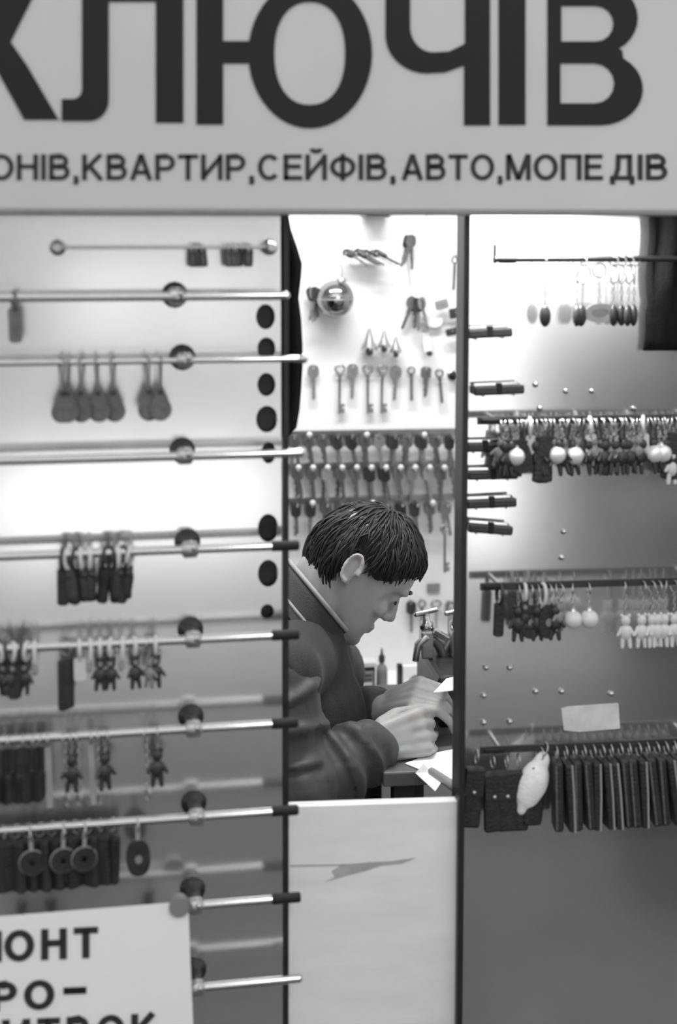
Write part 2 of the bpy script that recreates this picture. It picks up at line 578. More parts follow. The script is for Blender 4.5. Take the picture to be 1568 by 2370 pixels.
LY = SY - 0.0012
T0, B0 = -38, 289
letters = {
    'letter_k': [[(-165, T0), (-102, T0), (-102, 95), (-72, 95), (-2, T0 + 10), (40, T0), (92, T0), (25, 97), (62, 150), (136, 277),
                  (56, 277), (-6, 165), (-52, 148), (-102, 148), (-102, 283), (-165, 283)]],
    'letter_l': [[(190, T0), (425, T0), (425, 284), (361, 284), (361, 4), (252, 4), (252, 225)] + arc(207, 232, 45, 48, 0, 90, 8) +
                 [(143, 280), (143, 229), (168, 229)] + arc(168, 207, 22, 22, 90, 0, 5)],
    'letter_yu': [[(455, T0), (517, T0), (517, 95), (578, 95)] + arc(718.5, 124, 143.5, 173, 190, 530, 46) + [(578, 147), (517, 147), (517, 288), (455, 288)],
                  ellipse(717.5, 123.5, 82, 119, 40, 2.25)],
    'letter_ch': [[(893, T0), (950, T0), (950, 62)] + arc(1003, 62, 53, 59, 180, 90, 8) + [(1040, 119), (1077, 101), (1077, T0), (1135, T0), (1135, 290), (1075, 290), (1075, 152), (1030, 168)] +
                  arc(990, 82, 97, 88, 80, 180, 10)],
    'letter_i': [[(1155, T0), (1217, T0), (1217, 289), (1155, 289)]],
    'letter_v': [[(1268, T0), (1395, T0)] + arc(1395, 42, 82, 80, -90, 62, 12) + [(1441, 117)] + arc(1392, 206, 97, 84, -58, 90, 12) + [(1268, 290)],
                 [(1300, 14), (1380, 14)] + arc(1380, 55, 41, 41, -90, 90, 8) + [(1300, 96)],
                 [(1298, 147), (1378, 147)] + arc(1378, 193, 45, 46, -90, 90, 8) + [(1298, 239)]],
}
for nm, lp in letters.items():
    px_poly(lp, LY, 0.0016, nm, M_INK, sign)


def text_fit(body, px0, px1, pyt, pyb, fn, name, m, parent, t=0.17, gap=0.10):
    """lettering fitted to the span it has on the board"""
    vs, fs = text2d(body, t, gap)
    xs = [v.x for v in vs]
    a, b = min(xs), max(xs)
    mb = MB()
    mb.add([fn(px0 + (v.x - a) / (b - a) * (px1 - px0), pyb + v.y * (pyt - pyb)) for v in vs], fs)
    return mb.build(name, m, parent)


fnS = lambda x, y: at(x, y, SY - 0.0012)
for body, a, b in (('ОНІВ,', -26, 184), ('КВАРТИР,', 190, 591), ('СЕЙФІВ,', 597, 918), ('АВТО,', 930, 1166), ('МОПЕ', 1172, 1397), ('ДІВ', 1413, 1546)):
    text_fit(body, a, b, 357, 417, fnS, 'small_word', M_INK2, sign)

# ------------------------------------------------------------------ window posts, counter front, right bay sheet
def post(n, pxa, pxb, pya, pyb, Y, w, d, m):
    a, b = at(pxa, pya, Y), at(pxb, pyb, Y)
    b = a + (b - a) * ((a.z - 0.02) / (a.z - b.z))
    a = a + (a - b).normalized() * 0.02
    mb = MB()
    vs = []
    for p in (a, b):
        for sx, sy in ((-1, -1), (1, -1), (1, 1), (-1, 1)):
            vs.append(p + Vector((sx * w / 2, sy * d / 2, 0)))
    mb.add(vs, [(0, 1, 2, 3), (7, 6, 5, 4), (0, 4, 5, 1), (1, 5, 6, 2), (2, 6, 7, 3), (3, 7, 4, 0)])
    return struct('trim_%d' % n, mb, m)


post(2, 661, 660, 495, 2370, 0.012, 0.0075, 0.03, M_BLACK)
post(3, 1074, 1056, 495, 2370, 0.012, 0.0085, 0.05, M_BLACK)

# counter front: pale laminate with a long dirty smear and a scratch (stains with their own shape)
mc = bpy.data.materials.new('pale_counter_laminate')
mc.use_nodes = True
nt = mc.node_tree
b = nt.nodes['Principled BSDF']
b.inputs['Roughness'].default_value = 0.38
tc = nt.nodes.new('ShaderNodeTexCoord')
nz = nt.nodes.new('ShaderNodeTexNoise'); nz.inputs['Scale'].default_value = 5; nz.inputs['Detail'].default_value = 6
mp = nt.nodes.new('ShaderNodeMapping'); mp.inputs['Scale'].default_value = (1, 1, 5)
nt.links.new(tc.outputs['Object'], mp.inputs['Vector']); nt.links.new(mp.outputs['Vector'], nz.inputs['Vector'])
rp = nt.nodes.new('ShaderNodeValToRGB')
rp.color_ramp.elements[0].position = 0.3; rp.color_ramp.elements[1].position = 0.75
rp.color_ramp.elements[0].color = (0.74, 0.74, 0.74, 1); rp.color_ramp.elements[1].color = (0.86, 0.86, 0.86, 1)
nt.links.new(nz.outputs['Fac'], rp.inputs['Fac']); nt.links.new(rp.outputs['Color'], b.inputs['Base Color'])
M_COUNTER = mc
M_SMEAR = mat('dirt_smear', 0.40, 0.7, noise=0.15, scale=40)

cx0, cx1 = at(664, 2000, 0).x, at(1064, 2000, 0).x
cz = at(862, 1861, 0).z
cf = thing('counter_front', 'pale laminate panel with a grey smear below the serving window', 'counter panel', ((cx0 + cx1) / 2, 0.01, 0.03))
vs = []
tl, tr = at(664, 1868, 0), at(1062, 1855, 0)
for Y in (0.0, 0.018):
    vs += [Vector((cx0, Y, 0.03)), Vector((cx1 - 0.008, Y, 0.03)), Vector((tr.x, Y, tr.z)), Vector((tl.x, Y, tl.z))]
MB().add(vs, [(0, 1, 2, 3), (7, 6, 5, 4), (0, 4, 5, 1), (1, 5, 6, 2), (2, 6, 7, 3), (3, 7, 4, 0)]).build('sheet', M_COUNTER, cf)
px_poly([[(752, 2042), (775, 2030), (768, 2016), (790, 2002), (850, 1996), (905, 1993), (965, 1985), (930, 1999), (880, 2004), (845, 2016), (805, 2026), (770, 2036)]], -0.0004, 0.0006, 'dirt_smear', M_SMEAR, cf)
px_poly([[(672, 2002), (780, 2000), (850, 1998), (850, 2000), (780, 2004), (672, 2006)]], -0.0004, 0.0006, 'scratch', M_SMEAR, cf)

BAYY = 0.06
bx0, bx1 = at(1066, 1400, BAYY).x, at(1800, 1400, BAYY).x
bay = thing('display_sheet', 'satin steel display sheet with keychain rails beside the serving window', 'display board', ((bx0 + bx1) / 2, BAYY, 0.1))
MB().box(((bx0 + bx1) / 2 + 0.004, BAYY + 0.004, 0.92), (bx1 - bx0, 0.008, 1.64)).build('sheet', M_BAY, bay)
for (x, y) in ((1125, 1545), (1180, 1545), (1240, 1600), (1305, 1230), (1300, 1290), (1310, 905), (1370, 905), (1250, 945), (1467, 945), (1240, 890), (1180, 1670), (1120, 1672), (1120, 1610), (1300, 1600), (1415, 1605)):
    p = at(x, y, BAYY - 0.001)
    MB().lathe([(0.0001, 0.005), (0.0025, 0.0045), (0.004, 0.0025), (0.0045, 0)], p, (0, -1, 0), 12).build('screw_head', M_CHROME, bay)

# ------------------------------------------------------------------ polished left leaf with punched holes
def Lp(u, z, off=0.0):
    return LO + LU * u + LN * off + Vector((0, 0, z))


def uz(px, py, off=0.0):
    p = atL(px, py, off)
    return ((p - LO - LN * off).dot(LU), p.z)


ztop = z_sb - 0.0005
leaf = thing('display_leaf', 'mirror polished steel display leaf with punched oval holes and chrome rods', 'display board', Lp(-0.35, 0.12))
loops = [[(-0.75, 0.12), (-0.002, 0.12), (-0.002, ztop), (-0.75, ztop)]]
for (x, y, rx, ry) in ((615, 733, 22, 29), (617, 806, 21, 25), (617, 890, 21, 27), (618, 970, 25, 31), (622, 1048, 17, 25), (621, 1222, 24, 33), (621, 1327, 24, 32), (619, 1415, 16, 17)):
    u, z = uz(x, y)
    loops.append(ellipse(u, z, rx * 0.0006, ry * 0.0006, 24))
vs, fs = shape2d(loops, 0.003)
MB().add([Lp(v.x, v.y, -0.0015 + v.z) for v in vs], fs).build('face_sheet', M_MIRROR, leaf)
vs = [Lp(u, z, o) for o in (-0.0145, -0.03) for (u, z) in ((-0.75, 0.12), (-0.004, 0.12), (-0.004, ztop), (-0.75, ztop))]
MB().add(vs, [(3, 2, 1, 0), (4, 5, 6, 7), (0, 1, 5, 4), (1, 2, 6, 5), (2, 3, 7, 6), (3, 0, 4, 7)]).build('black_backing', M_BLACK, leaf)  # black backing added to keep interior light out of the holes
eb = MB()
for u in (-0.75, -0.008):
    vs = [Lp(u + du, z, o) for o in (-0.003, -0.0145) for (du, z) in ((0, 0.12), (0.004, 0.12), (0.004, ztop), (0, ztop))]
    eb.add(vs, [(3, 2, 1, 0), (4, 5, 6, 7), (0, 1, 5, 4), (1, 2, 6, 5), (2, 3, 7, 6), (3, 0, 4, 7)])
eb.build('edge_strip', M_STEEL, leaf)

ROD_OFF, ROD_R = 0.052, 0.006
ORD = ['first', 'second', 'third', 'fourth', 'fifth', 'sixth', 'seventh', 'eighth', 'ninth']
ROD_Z = []
rods = [(684, 668, 'bright', 410), (830, 702, 'ball', 428), (1048, 702, 'bright', 428), (1262, 693, 'sleeve', 440), (1468, 693, 'sleeve', 447),
        (1672, 690, 'sleeve', 448), (1874, 691, 'sleeve', 455), (2076, 696, 'sleeve', 452), (2264, 698, 'bright', 455)]
for i, (y, xe, end, xb) in enumerate(rods):
    ue, z = uz(xe, y, ROD_OFF)
    us = uz(636, y, ROD_OFF)[0]
    ub = uz(xb, y, ROD_OFF)[0]
    ROD_Z.append(z)
    t = thing('display_rod', 'chrome rod on the polished leaf, %s from the top%s' % (ORD[i], {'sleeve': ', with a black end sleeve', 'ball': ', with a small ball tip', 'bright': ', with a bare bright tip'}[end]),
              'rod', Lp(ub, z, 0.0), 'chrome rods of the polished display leaf')
    rr = ROD_R if i not in (1,) else 0.0045
    uend = us if end == 'sleeve' else ue - 0.002
    MB().tube([Lp(-0.74, z, ROD_OFF), Lp(uend, z, ROD_OFF)], rr, 16).build('tube', M_CHROME, t)
    if end == 'sleeve':
        MB().tube([Lp(us - 0.004, z, ROD_OFF), Lp(ue - 0.002, z, ROD_OFF), Lp(ue, z, ROD_OFF)], [rr + 0.0012, rr + 0.0012, rr - 0.0005], 16).build('end_sleeve', M_RUBBER, t)
    elif end == 'ball':
        MB().ell(Lp(ue, z, ROD_OFF), (0.0068,) * 3).build('ball_tip', M_CHROME, t)
    else:
        MB().ell(Lp(ue - 0.002, z, ROD_OFF), (0.004, 0.0048, 0.0048)).build('end_cap', M_WHITEPL if i == 0 else M_CHROME, t)
    # clamp that carries the rod on a stand-off
    cl = MB()
    cl.tube([Lp(ub - 0.011, z, ROD_OFF), Lp(ub - 0.008, z, ROD_OFF), Lp(ub + 0.008, z, ROD_OFF), Lp(ub + 0.011, z, ROD_OFF)], [rr + 0.001, rr + 0.0055, rr + 0.0055, rr + 0.001], 14)
    c = cl.build('clamp', M_STEEL if i > 0 else M_CHROME, t)
    MB().ell(Lp(ub + 0.004, z + 0.004, ROD_OFF + rr + 0.004), (0.0045, 0.0045, 0.0045)).build('clamp_screw', M_CHROME, c)
    MB().tube([Lp(ub, z, 0.0), Lp(ub, z, 0.004), Lp(ub, z, 0.0045), Lp(ub, z, ROD_OFF - 0.004)], [0.018, 0.018, 0.010, 0.009], 14).build('stand_off', M_DARKPL, t)

# thin rail at the top of the leaf
ua, zr = uz(133, 573, 0.03)
ub, _ = uz(628, 573, 0.03)
t = thing('thin_rail', 'thin wire rail with round fittings at the top of the polished leaf', 'rail', Lp((ua + ub) / 2, zr, 0))
MB().tube([Lp(ua, zr, 0.03), Lp(ub, zr, 0.03)], 0.0019, 8).build('wire', M_STEEL, t)
for u in (ua, ub):
    MB().tube([Lp(u, zr, 0.0), Lp(u, zr, 0.012), Lp(u, zr, 0.02), Lp(u, zr, 0.036), Lp(u, zr, 0.04)], [0.011, 0.011, 0.006, 0.0085, 0.005], 14).build('end_fitting', M_STEEL, t)

# paper notice taped to the leaf
NOFF = 0.066
fnN = lambda x, y: atL(x, y, NOFF)
notice = thing('paper_notice', 'white paper notice with bold black lettering hung over the lowest rods', 'notice', atL(100, 2700, NOFF))
vs, fs = shape2d([[(-420, 2155), (436, 2087), (440, 2200), (452, 2480), (466, 2760), (-420, 2810)]], 0.0012)
MB().add([fnN(v.x, v.y) + LN * (v.z - 0.001) for v in vs], fs).build('sheet', M_PAPER, notice)


def notice_words(words, slope, pyt, pyb):
    for body, a, b in words:
        f = lambda x, y: atL(x, y - (x - 110) * slope, NOFF + 0.0012)
        text_fit(body, a, b, pyt, pyb, f, 'printed_word', M_INK2, notice, t=0.21, gap=0.2)


notice_words([('РЕМ', -275, 4), ('ОНТ', 10, 227)], 0.045, 2150, 2222)
notice_words([('ЕЛЕКТ', -330, -30), ('РО', -18, 126)], 0.045, 2268, 2336)
notice_words([('БРИ', -150, 70), ('ТВОК', 86, 362)], 0.045, 2356, 2428)
dsh = [(147, 2286), (200, 2284), (200, 2300), (147, 2302)]
vs, fs = shape2d([dsh], 0.0004)
MB().add([atL(v.x, v.y, NOFF + 0.0012) for v in vs], fs).build('printed_dash', M_INK2, notice)
cl = MB()
p = atL(415, 2098, NOFF)
cl.tube([p + LN * -0.012, p + LN * 0.004], 0.014, 16)
cl.build('suction_hook', M_GREYPL, notice)

# ================================================================== LAMPS OF THE KIOSK
def tube_lamp(x0, x1, y, z, r, watts, label, up=True):
    t = thing('tube_lamp', label, 'lamp', ((x0 + x1) / 2, y, z))
    mt = mat('lamp_tube_glow', 0.9, 0.4, emit=6.0, noise=0.01)
    MB().tube([(x0, y, z), (x1, y, z)], r, 14).build('tube', mt, t)
    for x in (x0, x1):
        MB().box((x, y, z + r * 0.4), (0.012, r * 2.3, r * 3.2), bev=0.001).build('socket', M_WHITEPL, t)
    MB().box(((x0 + x1) / 2, y, z + r * 2.4), (x1 - x0 + 0.02, r * 3, r * 1.4), bev=0.002).build('housing', M_WHITEPL, t)
    ld = bpy.data.lights.new('tube_light', 'AREA')
    ld.shape = 'RECTANGLE'
    ld.size = x1 - x0 - 0.03
    ld.size_y = r * 1.6
    ld.energy = watts
    lo = bpy.data.objects.new('tube_light', ld)
    COL.objects.link(lo)
    lo.parent = t
    lo.location = (0, 0, -r - 0.004)
    return t


tube_lamp(-0.15, 0.75, 0.42, 2.245, 0.015, 18, 'white fluorescent tube under the kiosk ceiling')
tube_lamp(at(1085, 500, 0.02).x, at(1400, 500, 0.02).x, 0.015, z_sb + 0.03, 0.010, 5.0, 'short fluorescent tube hidden behind the sign board above the steel sheet')

# ================================================================== KEYCHAINS
def plate(loops, t, m3=None, c=(0, 0, 0)):
    """outline in the local xz plane with thickness t along y"""
    vs, fs = shape2d(loops, t)
    q = m3 or Matrix.Identity(3)
    return MB().add([q @ Vector((v.x, v.z, v.y)) + Vector(c) for v in vs], fs)


def rrect(cx, cy, w, h, r, n=4):
    out = []
    for (sx, sy, a) in ((1, 1, 0), (-1, 1, 90), (-1, -1, 180), (1, -1, 270)):
        out += arc(cx + sx * (w / 2 - r), cy + sy * (h / 2 - r), r, r, a, a + 90, n)
    return out


def teardrop(cx, top, w, h):
    out = []
    r = w / 2
    cy = top - h + r
    for i in range(25):
        a = R(-215 + 250 * i / 24)
        out.append((cx + r * math.cos(a), cy + r * math.sin(a)))
    out += [(cx + 0.004, top - 0.003), (cx + 0.002, top), (cx - 0.002, top), (cx - 0.004, top - 0.003)]
    return out


def chain_mb(z0, z1, r=0.0011):
    mb = MB()
    n = max(2, int(abs(z1 - z0) / 0.006))
    for i in range(n):
        z = z0 + (z1 - z0) * (i + 0.5) / n
        mb.torus((0, 0, z), 0.0026, 0.0008, 'x' if i % 2 else 'y', 8, 5, (0.8, 1.35))
    return mb


KINDS = {}


def kind(name, *parts):
    KINDS[name] = [(n, mb.mesh(n), m) for (n, mb, m) in parts]
    for (n, me, m) in KINDS[name]:
        me.materials.append(m)


ring0 = lambda r=0.010, w=0.0011: MB().torus((0, 0, -r + 0.0055), r, w, 'x', 18, 6)
band = lambda z0, z1, w=0.006, t=0.0012: MB().box((0, 0, (z0 + z1) / 2), (w, t, abs(z1 - z0)))
loopband = lambda w, h, t=0.0012: MB().tube([(w * 0, math.sin(2 * PI * i / 18) * 0.0085, -h / 2 + 0.007 + math.cos(2 * PI * i / 18) * (h / 2)) for i in range(18)], 0.0028, 6, closed=True)

kind('teardrop', ('strap', MB().tube([(0.0, -0.0075, 0.002), (0, -0.0075, -0.004), (0, -0.004, -0.02), (0, 0, -0.043)], 0.0017, 6).tube([(0.0, -0.0075, 0.002), (0, 0, 0.0072), (0, 0.0075, 0.002), (0, 0.004, -0.02), (0, 0, -0.043)], 0.0017, 6), M_NICKEL),
     ('tag', plate([teardrop(0, -0.034, 0.030, 0.046)], 0.0035), M_LEATHER2), ('rivet', MB().lathe([(0.0001, 0.003), (0.0028, 0.002), (0.003, 0)], (0, -0.0015, -0.041), (0, -1, 0), 10), M_DARKPL))
kind('fob', ('strap', loopband(0.006, 0.022), M_LEATHER2), ('tag', plate([rrect(0, -0.036, 0.0165, 0.046, 0.005)], 0.004), M_LEATHER2), ('stitching', plate([rrect(0, -0.036, 0.0125, 0.042, 0.004), rrect(0, -0.036, 0.0115, 0.041, 0.0036)], 0.0048), M_PIPING))
kind('mini', ('ring', ring0(0.008, 0.0009), M_STEEL), ('tag', plate([rrect(0, -0.014, 0.011, 0.024, 0.003)], 0.004), M_DARKPL), ('stripe', plate([rrect(0, -0.014, 0.003, 0.018, 0.001)], 0.005), M_LEATHER2))
def doll(s, z, wob):
    mb = MB()
    rnd = random.Random(wob)
    mb.ell((0, 0, z), (0.0075 * s, 0.006 * s, 0.0085 * s), None, 12, 8)
    mb.ell((0, 0, z - 0.019 * s), (0.0095 * s, 0.0075 * s, 0.013 * s), None, 12, 8)
    for sx in (-1, 1):
        mb.cone((sx * 0.006 * s, 0, z - 0.012 * s), (sx * (0.0115 + rnd.random() * 0.003) * s, -0.003 * s, z - 0.022 * s), 0.0032 * s, 0.0026 * s, 8)
        mb.cone((sx * 0.0045 * s, 0, z - 0.028 * s), (sx * 0.006 * s, -0.002 * s, z - 0.041 * s), 0.0042 * s, 0.003 * s, 8)
        mb.ell((sx * 0.0055 * s, 0, z + 0.0075 * s), (0.003 * s, 0.002 * s, 0.0035 * s), None, 8, 6)
    return mb
kind('bunch', ('ring', loopband(0.007, 0.028), M_WHITEPL), ('tassel', MB().lathe([(0.002, -0.018), (0.006, -0.02), (0.0065, -0.027), (0.009, -0.035), (0.0085, -0.055), (0.0095, -0.062), (0.0075, -0.064)], (0, 0, 0), (0, 0, 1), 10), M_LEATHER), ('knot', MB().ell((0.003, -0.006, -0.028), (0.005, 0.004, 0.005), None, 10, 6), M_DARKPL))
kind('bunch_long', ('ring', loopband(0.007, 0.028), M_DARKPL), ('tag', plate([rrect(0, -0.044, 0.0145, 0.050, 0.004)], 0.006), M_LEATHER), ('clasp', MB().ell((0, 0, -0.019), (0.004, 0.003, 0.004), None, 8, 6), M_STEEL))
kind('doll_dark', ('ring', loopband(0.006, 0.024), M_WHITEPL), ('figure', doll(0.85, -0.027, 1), M_DARKPL), ('face_disc', MB().ell((0, -0.0055, -0.027), (0.0035, 0.0012, 0.0035), None, 8, 6), M_GREYPL))
kind('doll_grey', ('ring', ring0(0.009), M_CHROME), ('chain', chain_mb(-0.014, -0.022), M_CHROME), ('figure', doll(0.8, -0.029, 2), M_GREYPL))
kind('doll_black', ('ring', ring0(0.009), M_STEEL), ('chain', chain_mb(-0.014, -0.026), M_STEEL), ('figure', doll(1.0, -0.034, 3), M_DARKPL))
kind('doll_white', ('ring', ring0(0.009), M_STEEL), ('chain', chain_mb(-0.014, -0.044), M_STEEL), ('figure', doll(0.95, -0.052, 4), M_WHITEPL))
kind('white_tag', ('ring', loopband(0.006, 0.024), M_WHITEPL), ('tag', plate([rrect(0, -0.033, 0.016, 0.030, 0.003), ellipse(0, -0.0215, 0.0016, 0.0016, 10)], 0.003), M_WHITEPL))
kind('white_loop', ('loop', loopband(0.007, 0.032), M_WHITEPL), ('drop', MB().ell((0, 0, -0.031), (0.0045, 0.004, 0.008), None, 10, 8), M_PIPING))
kind('long_chain', ('ring', ring0(0.009), M_CHROME), ('chain', chain_mb(-0.013, -0.078), M_CHROME), ('clip', MB().tube([(0, 0, -0.078), (0.003, 0, -0.083), (0.0035, 0, -0.092), (0, 0, -0.097), (-0.0035, 0, -0.092), (-0.003, 0, -0.083)], 0.0012, 6, closed=True), M_CHROME))
kind('ribbon', ('ring', ring0(0.009), M_CHROME), ('ribbon', MB().box((0, 0, -0.055), (0.0085, 0.002, 0.085)), M_PIPING), ('clip', MB().box((0, 0, -0.099), (0.007, 0.004, 0.008), bev=0.001), M_CHROME))
kind('dark_long', ('ring', ring0(0.009), M_STEEL), ('strap', band(-0.012, -0.05, 0.007, 0.003), M_LEATHER), ('fob', plate([rrect(0, -0.066, 0.017, 0.042, 0.006)], 0.008), M_LEATHER))
kind('disc', ('strap', band(-0.004, -0.028, 0.005, 0.0018), M_PIPING), ('disc', plate([ellipse(0, -0.043, 0.0165, 0.0165, 22), ellipse(0, -0.043, 0.004, 0.004, 10)], 0.004), M_LEATHER), ('rim', MB().torus((0, 0, -0.043), 0.0165, 0.0016, 'y', 22, 6), M_GREYPL), ('ring', ring0(0.009), M_CHROME))
kind('oval', ('strap', band(-0.004, -0.026, 0.006, 0.002), M_PIPING), ('ring', ring0(0.009), M_CHROME), ('tag', plate([ellipse(0, -0.049, 0.016, 0.025, 22, 2.4)], 0.007), M_LEATHER), ('emblem', plate([ellipse(0, -0.05, 0.005, 0.006, 14)], 0.0085), M_GREYPL))
kind('case', ('ring', ring0(0.009), M_STEEL), ('case', MB().box((0, 0, -0.052), (0.026, 0.011, 0.070), bev=0.004), M_LEATHER), ('flap', MB().box((0, -0.0062, -0.034), (0.024, 0.002, 0.03), bev=0.0008), M_LEATHER))
kind('ball', ('ring', ring0(0.009), M_CHROME), ('chain', chain_mb(-0.014, -0.034), M_CHROME), ('ball', MB().ell((0, 0, -0.048), (0.0135, 0.0135, 0.0135)), M_WHITEPL), ('cap', MB().lathe([(0.005, 0), (0.004, 0.004), (0.001, 0.006)], (0, 0, -0.036), (0, 0, 1), 10), M_CHROME))
kind('oval_long', ('ring', MB().torus((0, 0, -0.018), 0.0135, 0.001, 'y', 22, 6).torus((0, 0, 0.001), 0.007, 0.001, 'x', 14, 6), M_STEEL), ('chain', chain_mb(-0.033, -0.062), M_STEEL), ('pendant', MB().ell((0, 0, -0.077), (0.0085, 0.006, 0.0155)), M_DARKPL))
kind('frame_pendant', ('ring', MB().torus((0, 0, -0.012), 0.010, 0.0012, 'y', 18, 6), M_STEEL), ('chain', chain_mb(-0.022, -0.060), M_STEEL), ('frame', plate([ellipse(0, -0.073, 0.022, 0.0135, 24, 2.3), ellipse(0, -0.073, 0.013, 0.007, 18)], 0.005), M_STEEL), ('medallion', plate([ellipse(0, -0.073, 0.014, 0.008, 18)], 0.002), M_NICKEL))
kind('pouch', ('ring', ring0(0.010), M_STEEL), ('body', MB().box((0, 0, -0.065), (0.030, 0.012, 0.092), bev=0.005), M_LEATHER), ('flap', MB().box((0, -0.0066, -0.042), (0.028, 0.002, 0.04), bev=0.0008), M_LEATHER), ('snap', MB().lathe([(0.0001, 0.002), (0.003, 0.0012), (0.0034, 0)], (0, -0.0075, -0.056), (0, -1, 0), 10), M_STEEL))
kind('pouch_edge', ('ring', ring0(0.010), M_STEEL), ('body', MB().box((0, 0, -0.068), (0.0125, 0.036, 0.104), bev=0.0045), M_LEATHER), ('piping', MB().tube([(0.0035, -0.0185, -0.018), (0.0035, -0.019, -0.066), (0.002, -0.0185, -0.118)], 0.0016, 6), M_PIPING))
kind('pouch_edge_dark', ('ring', ring0(0.010), M_STEEL), ('body', MB().box((0, 0, -0.066), (0.0145, 0.034, 0.106), bev=0.005), M_LEATHER), ('piping', MB().tube([(-0.0035, -0.0175, -0.018), (-0.0035, -0.018, -0.066), (-0.0035, -0.0175, -0.114)], 0.0014, 6), M_LEATHER2))
fur = remesh(MB().ell((0, 0, -0.056), (0.0235, 0.016, 0.036)).ell((-0.001, 0, -0.070), (0.020, 0.015, 0.028)).ell((0.002, 0, -0.026), (0.013, 0.010, 0.020)).ell((-0.003, 0, -0.094), (0.009, 0.009, 0.014)), 0.003, 10)
KINDS['fur'] = [('ring', ring0(0.010).mesh('ring'), M_STEEL), ('fur_body', fur, M_FUR)]
for n_, me_, m_ in KINDS['fur']:
    me_.materials.clear(); me_.materials.append(m_)

CAT = {'case': 'key case', 'pouch': 'key pouch', 'pouch_edge': 'key pouch', 'pouch_edge_dark': 'key pouch'}


def hang(kd, p, label, group, rz=0.0, tilt=0.0, name='keychain', cat='keychain'):
    t = thing(name, label, CAT.get(kd, cat), p, group)
    t.rotation_euler = (0, tilt, rz)
    for (n, me, m) in KINDS[kd]:
        link(n, me, None, t)
    return t


def hangL(kd, px, rod, label, group, rz=None, tilt=0.0, fwd=0.0, wild=0.05):
    y = rods[rod][0]
    u = uz(px, y + (660 - px) * 0.05, ROD_OFF)[0]
    return hang(kd, Lp(u, ROD_Z[rod], ROD_OFF + fwd), label, group, LANG + (random.uniform(-0.5, 0.5) if rz is None else rz), tilt + random.uniform(-wild, wild))


# polished leaf, from the top rod down
t = hangL('fob', 33, 0, 'lone narrow leather fob on the top chrome rod of the polished leaf', 'fobs on the polished leaf', 0.25)
for x in (448, 458, 468, 527, 540, 551, 571, 577):
    u = uz(x, 573, 0.03)[0]
    g = x < 500
    hang('mini', Lp(u, zr, 0.03), 'tiny dark tag in the %s on the thin wire rail' % ('bunch of three' if g else 'group of five'), 'tiny tags on the thin wire rail', LANG + random.uniform(-0.5, 0.5), random.uniform(-0.1, 0.1))
for x in (143, 160, 190, 224, 262, 341, 372):
    hangL('teardrop', x, 1, 'dark teardrop tag in the %s on the ball-tipped rod' % ('group of five' if x < 300 else 'pair beside the clamp'), 'teardrop tags on the second rod', random.uniform(-0.55, 0.55))
for i, x in enumerate((146, 160, 176, 188, 206, 245, 258, 272, 286, 303)):
    kd = 'bunch_long' if i in (0, 2, 5, 6, 8) else 'bunch'
    hangL(kd, x, 3, ('long dark leather fob' if kd == 'bunch_long' else 'short dark tassel with a white ring') + ' on the fourth rod, %s' % ('farther from the clamp' if x < 220 else 'nearer the clamp'), 'dark fobs on the fourth rod', random.uniform(-1.1, 1.1), 0, 0, 0.16)
for i, x in enumerate((-22, -4, 14, 30, 46, 62)):
    hangL('doll_dark' if i % 2 else 'bunch_long', x, 4, 'dark %s in the dense clump on the fifth rod' % ('little figure' if i % 2 else 'leather fob'), 'dark clump on the fifth rod', random.uniform(-1.1, 1.1), 0, 0, 0.2)
hangL('white_loop', 80, 4, 'white plastic loop beside the dark clump on the fifth rod', 'white loops on the fifth rod', 0)
hangL('case', 152, 4, 'dark key case beside a white tag on the fifth rod', 'cases on the fifth rod', 0.9)
hangL('white_tag', 184, 4, 'plain white plastic tag on the fifth rod', 'white tags on the fifth rod', 0.0)
for x in (208, 232, 257, 283, 311, 361):
    hangL('doll_dark' if x not in (208, 283) else 'white_loop', x, 4, ('little dark figure on a white loop on the fifth rod' if x not in (208, 283) else 'white loop with a pale drop between little figures on the fifth rod'), 'charms on white loops on the fifth rod', random.uniform(-0.3, 0.3))
hangL('doll_grey', 345, 4, 'little grey figure on a chain next to the last white loop on the fifth rod', 'charms on white loops on the fifth rod')
for i, x in enumerate((-25, -8, 8, 22, 36, 52, 66, 82, 97)):
    hangL('dark_long', x, 5, 'long dark leather fob in the thick bunch on the sixth rod', 'long dark fobs on the sixth rod', random.uniform(-1.2, 1.2), 0, 0, 0.1)
hangL('ribbon', 110, 5, 'pale ribbon lanyard at the end of the dark bunch on the sixth rod', 'ribbons on the sixth rod', 0.0, -0.06)
hangL('ribbon', 209, 5, 'pale ribbon lanyard between chains on the sixth rod', 'ribbons on the sixth rod', 0.1)
for x in (150, 181, 225, 340):
    hangL('long_chain', x, 5, 'long bright chain with an empty clip on the sixth rod', 'long chains on the sixth rod')
for x in (165, 243, 364):
    hangL('doll_black', x, 5, 'small black figure on a chain on the sixth rod', 'black figures on the sixth rod')
for x in (70, 147, 196):
    hangL('disc', x, 6, 'round dark leather disc with a centre hole on the seventh rod', 'leather discs on the seventh rod', random.uniform(-0.2, 0.2), 0, 0.010)
hangL('oval', 318, 6, 'dark oval leather tag at the end of the row on the seventh rod', 'oval tags on the seventh rod', 0.1, 0, 0.006)
for i in range(11):  # row added to make the dark band behind the discs
    hangL('case', -20 + i * 28, 6, 'black leather case added in a close row for the dark band on the seventh rod', 'cases added for the dark band on the seventh rod', random.uniform(-1.0, 1.0), 0, -0.003, 0.08)
for x in (40, 110, 350):
    hangL('doll_black', x, 7, 'small black figure above the paper notice on the eighth rod', 'black figures on the eighth rod')

